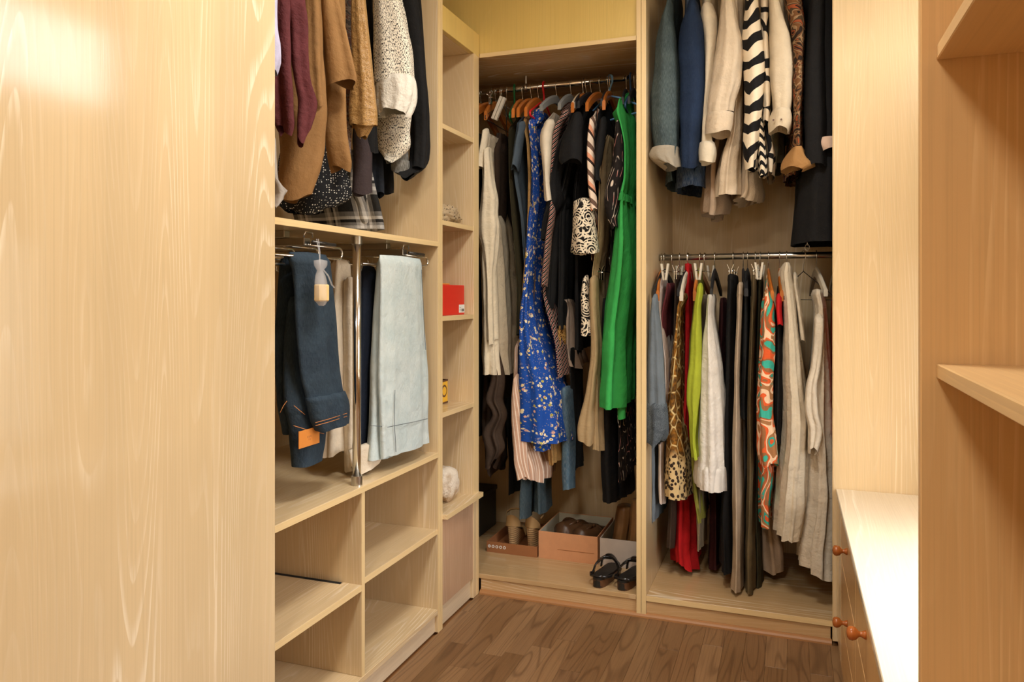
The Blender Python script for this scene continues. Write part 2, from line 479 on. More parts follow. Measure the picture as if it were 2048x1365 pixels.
def solo(name, bm, mat, label=None, cat=None, group=None, kind=None, smooth=False):
    xs = [v.co for v in bm.verts]
    c = Vector(((min(v.x for v in xs) + max(v.x for v in xs)) / 2, (min(v.y for v in xs) + max(v.y for v in xs)) / 2, min(v.z for v in xs)))
    bmesh.ops.translate(bm, vec=-c, verts=bm.verts)
    me = mesh_of(bm, name, smooth)
    me.materials.append(M[mat])
    o = bpy.data.objects.new(name, me); link(o)
    o.location = c; WL[o] = c
    return tag(o, label, cat, group, kind)
def B(x0, x1, y0, y1, z0, z1, bev=.0012, bm=None):
    own = bm is None
    b2 = bmesh.new()
    bmesh.ops.create_cube(b2, size=1.0)
    for v in b2.verts:
        v.co = Vector(((x0 + x1) / 2 + v.co.x * (x1 - x0), (y0 + y1) / 2 + v.co.y * (y1 - y0), (z0 + z1) / 2 + v.co.z * (z1 - z0)))
    if bev > 0:
        bmesh.ops.bevel(b2, geom=b2.edges[:], offset=bev, segments=1, affect='EDGES')
    if own: return b2
    merge(bm, b2)
    return bm
def merge(bm, b2):
    me = bpy.data.meshes.new('tmp'); b2.to_mesh(me); b2.free()
    bm.from_mesh(me); bpy.data.meshes.remove(me)
def tube(pts, r, n=8, bm=None, caps=True, flat=1.0):
    bm = bm or bmesh.new()
    pts = [Vector(p) for p in pts]
    rs = r if isinstance(r, (list, tuple)) else [r] * len(pts)
    rings = []
    up = None
    for i, p in enumerate(pts):
        d = (pts[min(i + 1, len(pts) - 1)] - pts[max(i - 1, 0)]).normalized()
        if up is None:
            up = Vector((0, 0, 1)) if abs(d.z) < .9 else Vector((1, 0, 0))
        a = d.cross(up)
        if a.length < 1e-5: a = d.cross(Vector((0, 1, 0)))
        a.normalize(); b = a.cross(d).normalized(); up = b
        rings.append([bm.verts.new(p + a * math.cos(t) * rs[i] + b * math.sin(t) * rs[i] * flat) for t in [2 * PI * k / n for k in range(n)]])
    for r0, r1 in zip(rings, rings[1:]):
        for k in range(n):
            bm.faces.new((r0[k], r0[(k + 1) % n], r1[(k + 1) % n], r1[k]))
    if caps:
        bm.faces.new(rings[0][::-1]); bm.faces.new(rings[-1])
    return bm
def lathe(prof, c, axis='Z', n=16, bm=None):
    bm = bm or bmesh.new()
    c = Vector(c)
    def P(r, h, t):
        x, y = r * math.cos(t), r * math.sin(t)
        return c + (Vector((x, y, h)) if axis == 'Z' else Vector((h, x, y)) if axis == 'X' else Vector((x, h, y)))
    rings = [[bm.verts.new(P(max(r, .0002), h, 2 * PI * k / n)) for k in range(n)] for r, h in prof]
    for r0, r1 in zip(rings, rings[1:]):
        for k in range(n): bm.faces.new((r0[k], r0[(k + 1) % n], r1[(k + 1) % n], r1[k]))
    bm.faces.new(rings[0][::-1]); bm.faces.new(rings[-1])
    return bm
def arc(c, r, a0, a1, n, plane='YZ'):
    out = []
    for i in range(n + 1):
        a = math.radians(a0 + (a1 - a0) * i / n)
        p, q = r * math.cos(a), r * math.sin(a)
        out.append((c[0], c[1] + p, c[2] + q) if plane == 'YZ' else (c[0] + p, c[1], c[2] + q) if plane == 'XZ' else (c[0] + p, c[1] + q, c[2]))
    return out

# ---------------------------------------------------------------- setting
XL, YB, XR = -1.17, 2.83, 0.58         # front of left units, front of back units, right wall
fl = struct('floor', (-.3, 0.6, -.012))
part('subfloor', B(-2.0, .7, -2.05, 3.6, -.06, -.012, 0), 'moulding', fl)
rng = random.Random(4)
pm = mesh_of(B(-.5, .5, -.5, .5, -.5, .5, 0), 'plank')
pm.materials.append(M['plank'])
PW = .0685
pmeshes = {}
for i in range(20):
    x = XL + .0 + PW * (i + .5)
    y = 2.83 - rng.uniform(.0, .5)
    segs = []
    top = 2.83
    while top > -.9:
        L = rng.uniform(.42, .78) if top < 2.8 else rng.uniform(.12, .7)
        segs.append((max(top - L, -.95), top)); top -= L
    for a, b in segs:
        key = round((b - a) * 12)
        L = b - a
        mkey = key
        if mkey not in pmeshes:
            bmp = B(-(PW - .0005) / 2, (PW - .0005) / 2, -key / 24 + .0003, key / 24 - .0003, 0, .012, .0003)
            me = mesh_of(bmp, 'plank'); me.materials.append(M['plank']); pmeshes[mkey] = me
        o = bpy.data.objects.new('plank', pmeshes[mkey]); link(o)
        o.parent = fl
        o.location = Vector((x, (a + b) / 2, -.012)) - WL[fl]
        o.scale = (1, L / (key / 12), 1)
w = struct('wall_left', (-1.9, 0.7, 0)); part('plaster', B(-2.0, -1.80, -2.05, 3.6, 0, 2.75, 0), 'wallpaint', w)
w = struct('wall_back', (-.6, 3.55, 0)); part('plaster', B(-2.0, .7, 3.53, 3.6, 0, 2.75, 0), 'wallpaint', w)
w = struct('wall_right', (.63, .8, 0))
for bx in ((XR, .7, -2.05, WIN[0], 0, 2.75), (XR, .7, TWIN[1], 3.6, 0, 2.75), (XR, .7, WIN[0], TWIN[1], 0, WIN[2]), (XR, .7, WIN[1], TWIN[1], WIN[2], WIN[3]),
           (XR, .7, WIN[0], TWIN[1], WIN[3], TWIN[2]), (XR, .7, WIN[0], TWIN[1], TWIN[3], 2.75)):
    part('plaster', B(*bx, 0), 'wallpaint', w)
w = struct('wall_rear', (-.6, -2.0, 0)); part('plaster', B(-2.0, .7, -2.05, -1.95, 0, 2.75, 0), 'wallpaint', w)
w = struct('ceiling', (-.6, .8, 2.65)); part('plaster', B(-2.0, .7, -2.05, 3.6, 2.65, 2.75, 0), 'ceilpaint', w)
# soffit panel above the corner wardrobe and the shelf tower
w = struct('wall_soffit', (-1.1, 2.84, 2.17)); part('panel', B(-1.80, -.536, YB + .004, YB + .03, 2.17, 2.65, 0), 'ochre_Z', w)
def window(name, axis, a0, a1, z0, z1, p0, p1):
    w = struct(name, ((p0 + p1) / 2, (a0 + a1) / 2, z0) if axis == 'Y' else ((a0 + a1) / 2, (p0 + p1) / 2, z0))
    def bx(a, b, c, d, q0=p0, q1=p1): return B(q0, q1, a, b, c, d) if axis == 'Y' else B(a, b, q0, q1, c, d)
    f = .05
    for r in ((a0, a1, z0, z0 + f), (a0, a1, z1 - f, z1), (a0, a0 + f, z0 + f, z1 - f), (a1 - f, a1, z0 + f, z1 - f)):
        part('window_frame', bx(*r), 'frame_white', w)
    m = (a0 + a1) / 2
    part('window_mullion', bx(m - .025, m + .025, z0 + f, z1 - f), 'frame_white', w)
    q = (p0 + p1) / 2
    part('window_pane', bx(a0 + f, m - .025, z0 + f, z1 - f, q - .003, q + .003), 'glass', w)
    part('window_pane', bx(m + .025, a1 - f, z0 + f, z1 - f, q - .003, q + .003), 'glass', w)
window('window_1', 'Y', *WIN, .60, .64)
window('window_2', 'Y', *TWIN, .60, .64)
def fill_lamp(x, y, watts, label):  # unseen lamp, added to brighten the interior
    t = thing('fill_lamp', (x, y, 2.60), label, 'lamp', 'added fill lamps')
    part('housing', lathe([(.225, 2.6495), (.225, 2.615), (.205, 2.612), (.205, 2.6495)], (x, y, 0), n=40), 'frame_white', t, True)
    d = bpy.data.lights.new('fill_light', 'AREA')
    d.shape = 'DISK'; d.size = .40; d.energy = watts; d.color = (1.0, .975, .92)
    o = bpy.data.objects.new('fill_light', d); link(o)
    o.parent = t; o.location = (0, 0, .006)
    part('diffuser', lathe([(.2045, 2.640), (.2045, 2.620)], (x, y, 0), n=40), 'fill_opal', t)
fill_lamp(-.30, 1.50, 30.0, 'added round white fill lamp above the middle of the dressing room')
fill_lamp(-.45, -.60, 46.0, 'added round white fill lamp on the ceiling behind the camera')

# ---- closed wardrobe, left foreground
t = thing('closed_wardrobe', (-1.48, .9, 0), 'tall closed wardrobe with a plain pale limed wood door filling the left foreground', 'wardrobe')
part('carcass', B(-1.78, -1.172, .0, 1.532, .0, 2.62), 'ash_Z', t)
part('door', B(-1.170, -1.151, .56, 1.512, .075, 2.60, .0015), 'door_Z', t)
part('door', B(-1.170, -1.151, .005, .555, .075, 2.60, .0015), 'ash_Z', t)

# ---- left open wardrobe (trousers, cubbies)
t = thing('open_wardrobe', (-1.48, 1.99, 0), 'open wardrobe on the left with trouser racks, chrome pole and cubby shelves below', 'wardrobe')
Y0, Y1 = 1.534, 2.447
part('side_panel', B(-1.76, XL, Y1, Y1 + .018, 0, 2.62), 'ash_Z', t)
part('back_panel', B(-1.775, -1.760, Y0, Y1 + .018, 0, 2.62), 'ash_Z', t)
part('shelf', B(-1.76, XL, Y0, Y1, 1.371, 1.389), 'ash_Y', t)
part('shelf', B(-1.76, XL, Y0, Y1, .622, .640), 'ash_Y', t)
part('divider', B(-1.76, XL - .003, 1.937, 1.955, .083, .622), 'ash_Z', t)
bm = B(-1.76, XL - .003, Y0, 1.922, .334, .352)
B(-1.235, XL - .003, 1.921, 1.937, .334, .352, 0, bm)
part('cubby_shelf', bm, 'ash_Y', t)
part('cubby_shelf', B(-1.76, XL - .004, 1.955, Y1, .349, .367), 'ash_Y', t)
part('bottom_board', B(-1.76, XL, Y0, Y1, .065, .083), 'ash_Y', t)
part('plinth', B(-1.20, XL - .012, Y0, Y1, 0, .064), 'plinth_Y', t)
part('top_board', B(-1.76, XL, Y0, Y1, 2.60, 2.62), 'ash_Y', t)
for z in (1.371, .622): part('edge_band', B(XL, XL + .0012, Y0, Y1, z + .0005, z + .0175, 0), 'edge_Y', t)
part('edge_band', B(XL - .003, XL - .0018, Y0, 1.937, .3345, .3515, 0), 'edge_Y', t)
part('edge_band', B(XL - .004, XL - .0028, 1.955, Y1, .3495, .3665, 0), 'edge_Y', t)
part('edge_band', B(XL - .003, XL - .0018, 1.9375, 1.9545, .083, .622, 0), 'edge_Z', t)
part('edge_band', B(XL, XL + .0012, Y1 + .0005, Y1 + .0175, 0, 2.62, 0), 'edge_Z', t)
part('slit_shade', B(-1.755, -1.240, 1.9222, 1.9368, .340, .3515, 0), 'gap', t, label='painted shade in the slit between cubby shelf and divider')  # black strip laid in to paint the slit's deep shade
pole = part('support_pole', lathe([(.0125, .64), (.0125, 1.371)], (-1.195, 1.948, 0), n=20), 'chrome', t, True)
part('collar', lathe([(.0165, .64), (.0165, .667), (.013, .668)], (-1.195, 1.948, 0), n=28), 'steel', pole)
part('collar', lathe([(.013, 1.348), (.0165, 1.349), (.0165, 1.371)], (-1.195, 1.948, 0), n=28), 'steel', pole)
part('clothes_rail', tube([(-1.46, Y0, 2.36), (-1.46, Y1, 2.36)], .0125, 12), 'chrome', t, True)

# ---- shelf tower
t = thing('shelf_tower', (-1.42, 2.64, 0), 'narrow shelf tower in the corner with a protruding lower shelf', 'shelf unit')
part('side_panel', B(-1.66, XL, 2.4655, 2.483, 0, 2.62), 'ash_Z', t)
part('side_panel', B(-1.66, XL, 2.772, 2.80, 0, 2.155), 'ash_Z', t)
part('filler_strip', B(XL - .03, XL, 2.80, 2.826, 0, 2.155), 'edge_Z', t)
part('back_panel', B(-1.675, -1.66, 2.4655, 2.80, 0, 2.24), 'ash_Z', t)
for z in (1.800, 1.452, 1.105, .757):
    part('shelf', B(-1.66, XL - .002, 2.483, 2.772, z, z + .018), 'ash_Y', t)
bm = B(-1.66, XL + .018, 2.483, 2.764, .392, .410)
B(-1.262, XL + .018, 2.763, 2.826, .392, .410, 0, bm)
part('lower_shelf', bm, 'ash_Y', t)
part('top_board', B(-1.66, XL - .02, 2.483, 2.80, 2.155, 2.172), 'ash_Y', t)
part('fascia', B(XL - .019, XL + .0, 2.483, 2.828, 2.155, 2.245), 'ochre_Z', t)
part('edge_band', B(XL, XL + .0012, 2.466, 2.4825, 0, 2.62, 0), 'edge_Z', t)
part('edge_band', B(XL, XL + .0012, 2.7725, 2.7995, .410, 2.155, 0), 'edge_Z', t)
for z in (1.800, 1.452, 1.105, .757): part('edge_band', B(XL - .002, XL - .0008, 2.4835, 2.7715, z + .0005, z + .0175, 0), 'edge_Y', t)
part('edge_band', B(XL + .018, XL + .0192, 2.4835, 2.8255, .3925, .4095, 0), 'edge_Y', t)
part('slit_shade', B(-1.655, -1.265, 2.7642, 2.7716, .398, .4095, 0), 'gap', t, label='painted shade in the slit at the back of the lower shelf')  # another black strip standing for shade in the slit
part('lower_door', B(XL - .02, XL - .003, 2.485, 2.796, .078, .391), 'mauve_Z', t)
part('plinth', B(XL - .04, XL - .014, 2.483, 2.772, 0, .074), 'plinth_Y', t)

# ---- corner wardrobe (bay 1)
t = thing('corner_wardrobe', (-1.15, 3.16, 0), 'dim corner wardrobe with long dresses, a chrome rail and shoe boxes on its base', 'wardrobe')
part('side_panel', B(-.535, -.5175, YB - .003, 3.51, 0, 2.65), 'ash_Z', t)
part('side_panel', B(-1.78, -1.762, YB, 3.51, 0, 2.15), 'ash_Z', t)
part('back_panel', B(-1.78, -.5175, 3.51, 3.528, 0, 2.65), 'ash_Z', t)
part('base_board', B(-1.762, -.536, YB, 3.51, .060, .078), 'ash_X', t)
part('plinth', B(-1.166, -.536, YB + .006, YB + .022, .0, .0595), 'plinth_X', t)
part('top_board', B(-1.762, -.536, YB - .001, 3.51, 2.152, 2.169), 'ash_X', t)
part('clothes_rail', tube([(-1.762, 3.13, 2.10), (-.536, 3.13, 2.10)], .0125, 14), 'chrome', t, True)
part('edge_band', B(-1.166, -.536, YB - .0022, YB - .001, 2.1525, 2.1685, 0), 'edge_X', t)
part('edge_band', B(-.5345, -.518, YB - .0045, YB - .003, 0, 2.65, 0), 'edge_Z', t)
br = part('rail_bracket', tube([(-1.075, 3.13, 2.112), (-1.075, 3.13, 2.152)], .004, 8), 'pin', t, True)
part('saddle', lathe([(.018, -.008), (.018, .008)], (-1.075, 3.13, 2.1), 'X', 14), 'steel', br, True)

# ---- right back wardrobe (bay 2)
t = thing('double_rail_wardrobe', (-.1, 3.16, 0), 'open wardrobe at the right back with two clothes rails one above the other', 'wardrobe')
part('side_panel', B(-.5165, -.499, YB - .003, 3.51, 0, 2.65), 'ash_Z', t)
part('side_panel', B(.555, .573, YB, 3.51, 0, 2.65), 'ash_Z', t)
part('back_panel', B(-.5165, .573, 3.511, 3.528, 0, 2.65), 'ash_Z', t)
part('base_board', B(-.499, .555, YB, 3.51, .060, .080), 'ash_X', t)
part('plinth', B(-.499, .135, YB + .006, YB + .022, 0, .0595), 'plinth_X', t)
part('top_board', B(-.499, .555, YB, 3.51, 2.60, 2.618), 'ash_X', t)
part('clothes_rail', tube([(-.499, 3.13, 1.352), (.555, 3.13, 1.352)], .0125, 14), 'steel', t, True)
part('clothes_rail', tube([(-.499, 3.13, 2.47), (.555, 3.13, 2.47)], .0125, 14), 'chrome', t, True)
part('front_panel', B(.141, .575, YB - .022, YB - .003, .02, 2.63, .0015), 'ash_Z', t)
part('edge_band', B(-.516, -.4995, YB - .0045, YB - .003, 0, 2.65, 0), 'edge_Z', t)
part('edge_band', B(-.4985, .14, YB - .0012, YB, .0605, .0795, 0), 'edge_X', t)
part('edge_band', B(.1395, .141, YB - .0215, YB - .0035, .02, 2.63, 0), 'edge_Z', t)
tr = struct('trim_1', (-.5, 2.822, 0))
bm = bmesh.new()
prof = [(0, 0), (-.016, 0), (-.0155, .006), (-.011, .012), (-.006, .015), (0, .016)]
vs0 = [[bm.verts.new((x, YB + .0055 + a, b)) for a, b in prof] for x in (-1.166, .138)]
for k in range(len(prof)):
    bm.faces.new((vs0[0][k], vs0[0][(k + 1) % 6], vs0[1][(k + 1) % 6], vs0[1][k]))
bm.faces.new(vs0[0]); bm.faces.new(vs0[1][::-1])
part('moulding', bm, 'moulding', tr)

# ---- low drawer cabinet under the window
t = thing('drawer_cabinet', (.37, 2.0, 0), 'low drawer cabinet with a sunlit pale top and turned wooden knobs', 'cabinet')
part('carcass', B(.168, .575, 1.212, 2.800, .045, .521), 'honey_Z', t)
part('cabinet_top', B(.150, .577, 1.212, 2.805, .522, .541, .002), 'sunlit_Y', t)
part('plinth', B(.20, .57, 1.212, 2.800, 0, .045), 'honey_Y', t)
for (a, b) in ((2.032, 2.572), (1.478, 2.024), (1.215, 1.470)):
    for (z0, z1) in ((.385, .518), (.215, .380), (.050, .210)):
        d = part('drawer', B(.152, .168, a, b, z0, z1), 'honey_Z', t)
        zc = {.385: .487, .215: .287, .050: .10}[z0]
        yc = (a + b) / 2
        k = lathe([(.0095, 0), (.0085, -.004), (.0055, -.010), (.0058, -.014), (.0125, -.020), (.0148, -.027), (.0138, -.033), (.009, -.037), (.001, -.0385)], (.152, yc, zc), 'X', 16)
        part('knob', k, 'knobwood', d, True, label='turned orange brown wooden knob')
part('filler_strip', B(.152, .168, 2.58, 2.800, .05, .518), 'ash_Z', t)

# ---- near right shelf unit
t = thing('wall_shelving', (.38, .8, 0), 'honey coloured shelving in the right foreground with two shelves', 'shelf unit')
part('end_panel', B(.1715, .577, 1.187, 1.207, 0, 2.62, .002), 'honey_Z', t)
part('end_panel', B(.1715, .577, 0.40, .418, 0, 2.62), 'honey_Z', t)
for z in (1.524, 1.085, .62, .12, 1.96):
    part('shelf', B(.191, .56, 0.418, 1.187, z, z + .020, .0015), 'honey_Y', t)
part('back_panel', B(.561, .577, 0.418, 1.187, 0, 2.62), 'honey_Z', t)

# ---------------------------------------------------------------- cloth
def pchip(xs, ys, x):
    n = len(xs)
    h = [xs[i + 1] - xs[i] for i in range(n - 1)]
    dl = [(ys[i + 1] - ys[i]) / h[i] for i in range(n - 1)]
    m = [0.0] * n
    m[0], m[-1] = dl[0], dl[-1]
    for i in range(1, n - 1):
        m[i] = 0.0 if dl[i - 1] * dl[i] <= 0 else 2 * dl[i - 1] * dl[i] / (dl[i - 1] + dl[i])
    for i in range(n - 1):
        if x <= xs[i + 1] or i == n - 2:
            s = (x - xs[i]) / h[i]
            s = max(0.0, min(1.0, s))
            return ((1 + 2 * s) * (1 - s) ** 2 * ys[i] + s * (1 - s) ** 2 * h[i] * m[i] + s * s * (3 - 2 * s) * ys[i + 1] + s * s * (s - 1) * h[i] * m[i + 1])
def loft(levels, seed, fold=.005, lam=.06, hemw=.006, tx=0.0, long_axis='Y', **_):
    """cloth hanging as a flattened tube; levels: (z, cx, cy, hx, hy) from top to bottom, metres"""
    rg = random.Random(seed)
    zt, zb = levels[0][0], levels[-1][0]
    H = max(zt - zb, .01)
    xs = [zt - l[0] for l in levels]
    cols = [[l[k] for l in levels] for k in range(1, 5)]
    last = levels[-1]
    per = PI * (3 * (last[3] + last[4]) - math.sqrt((3 * last[3] + last[4]) * (last[3] + 3 * last[4])))
    K1 = max(3, round(per / lam)); K2 = max(2, round(K1 * .6)); K3 = max(2, round(K1 * 1.5))
    n = min(76, max(28, 4 * K1))
    R = max(5, min(56, int(H / .016) + 2))
    p1, p2, p3, p4 = [rg.uniform(0, 2 * PI) for _ in range(4)]
    bm = bmesh.new()
    uvl = bm.loops.layers.uv.new('UVMap')
    rings = []
    nz = seed * 3.17
    for i in range(R + 1):
        s = i / R * H
        z = zt - s
        cx, cy, hx, hy = [pchip(xs, c, s) for c in cols]
        hx = max(hx, .003); hy = max(hy, .003)
        ramp = .25 + .75 * (i / R)
        hr = max(0.0, (i / R - .75) / .25)
        ring = []
        for j in range(n):
            th = 2 * PI * j / n
            c, sn = math.cos(th), math.sin(th)
            nx, ny = c / hx, sn / hy
            L = math.hypot(nx, ny); nx /= L; ny /= L
            f = math.sin(K1 * th + p1 + .9 * math.sin(z * 4 + p4)) + .6 * math.sin(K2 * th + p2 - z * 2.0) + .35 * math.sin(K3 * th + p3 + z * 3)
            A = min(fold * ramp, .42 * min(hx, hy) + .0015)
            px = cx + hx * c + nx * A * f
            py = cy + hy * sn + ny * A * f
            q = noise.noise(Vector((px * 16, py * 16, z * 11 + nz)))
            q2 = noise.noise(Vector((px * 5 + nz, py * 5, z * 4)))
            am = min(.004 + fold * .35, .3 * min(hx, hy) + .001)
            px += nx * q * am * ramp * .8; py += ny * q * am * ramp * .8
            if hx < hy: px += q2 * am * 1.4 * ramp
            else: py += q2 * am * 1.4 * ramp
            dz = hr * (hemw * (.8 * math.sin(2 * th + p3) + .5 * q2 + .18 * math.sin(K2 * th + p1)) + tx * c)
            ring.append(bm.verts.new((px, py, z + dz)))
        rings.append(ring)
    ua = [0.0]
    mid = rings[len(rings) * 2 // 3]
    for j in range(n): ua.append(ua[-1] + (mid[(j + 1) % n].co - mid[j].co).length)
    for i in range(R):
        for j in range(n):
            k = (j + 1) % n
            f = bm.faces.new((rings[i][j], rings[i][k], rings[i + 1][k], rings[i + 1][j]))
            for lp, (uu, vv) in zip(f.loops, ((ua[j], rings[i][j].co.z), (ua[j + 1], rings[i][k].co.z), (ua[j + 1], rings[i + 1][k].co.z), (ua[j], rings[i + 1][j].co.z))):
                lp[uvl].uv = (uu, vv)
    cc = sum((v.co for v in rings[0]), Vector()) / n
    cv = bm.verts.new(cc + Vector((0, 0, .004)))
    for j in range(n):
        f = bm.faces.new((rings[0][(j + 1) % n], rings[0][j], cv))
        for lp, uu in zip(f.loops, (ua[j + 1], ua[j], (ua[j] + ua[j + 1]) / 2)): lp[uvl].uv = (uu, lp.vert.co.z)
    return bm

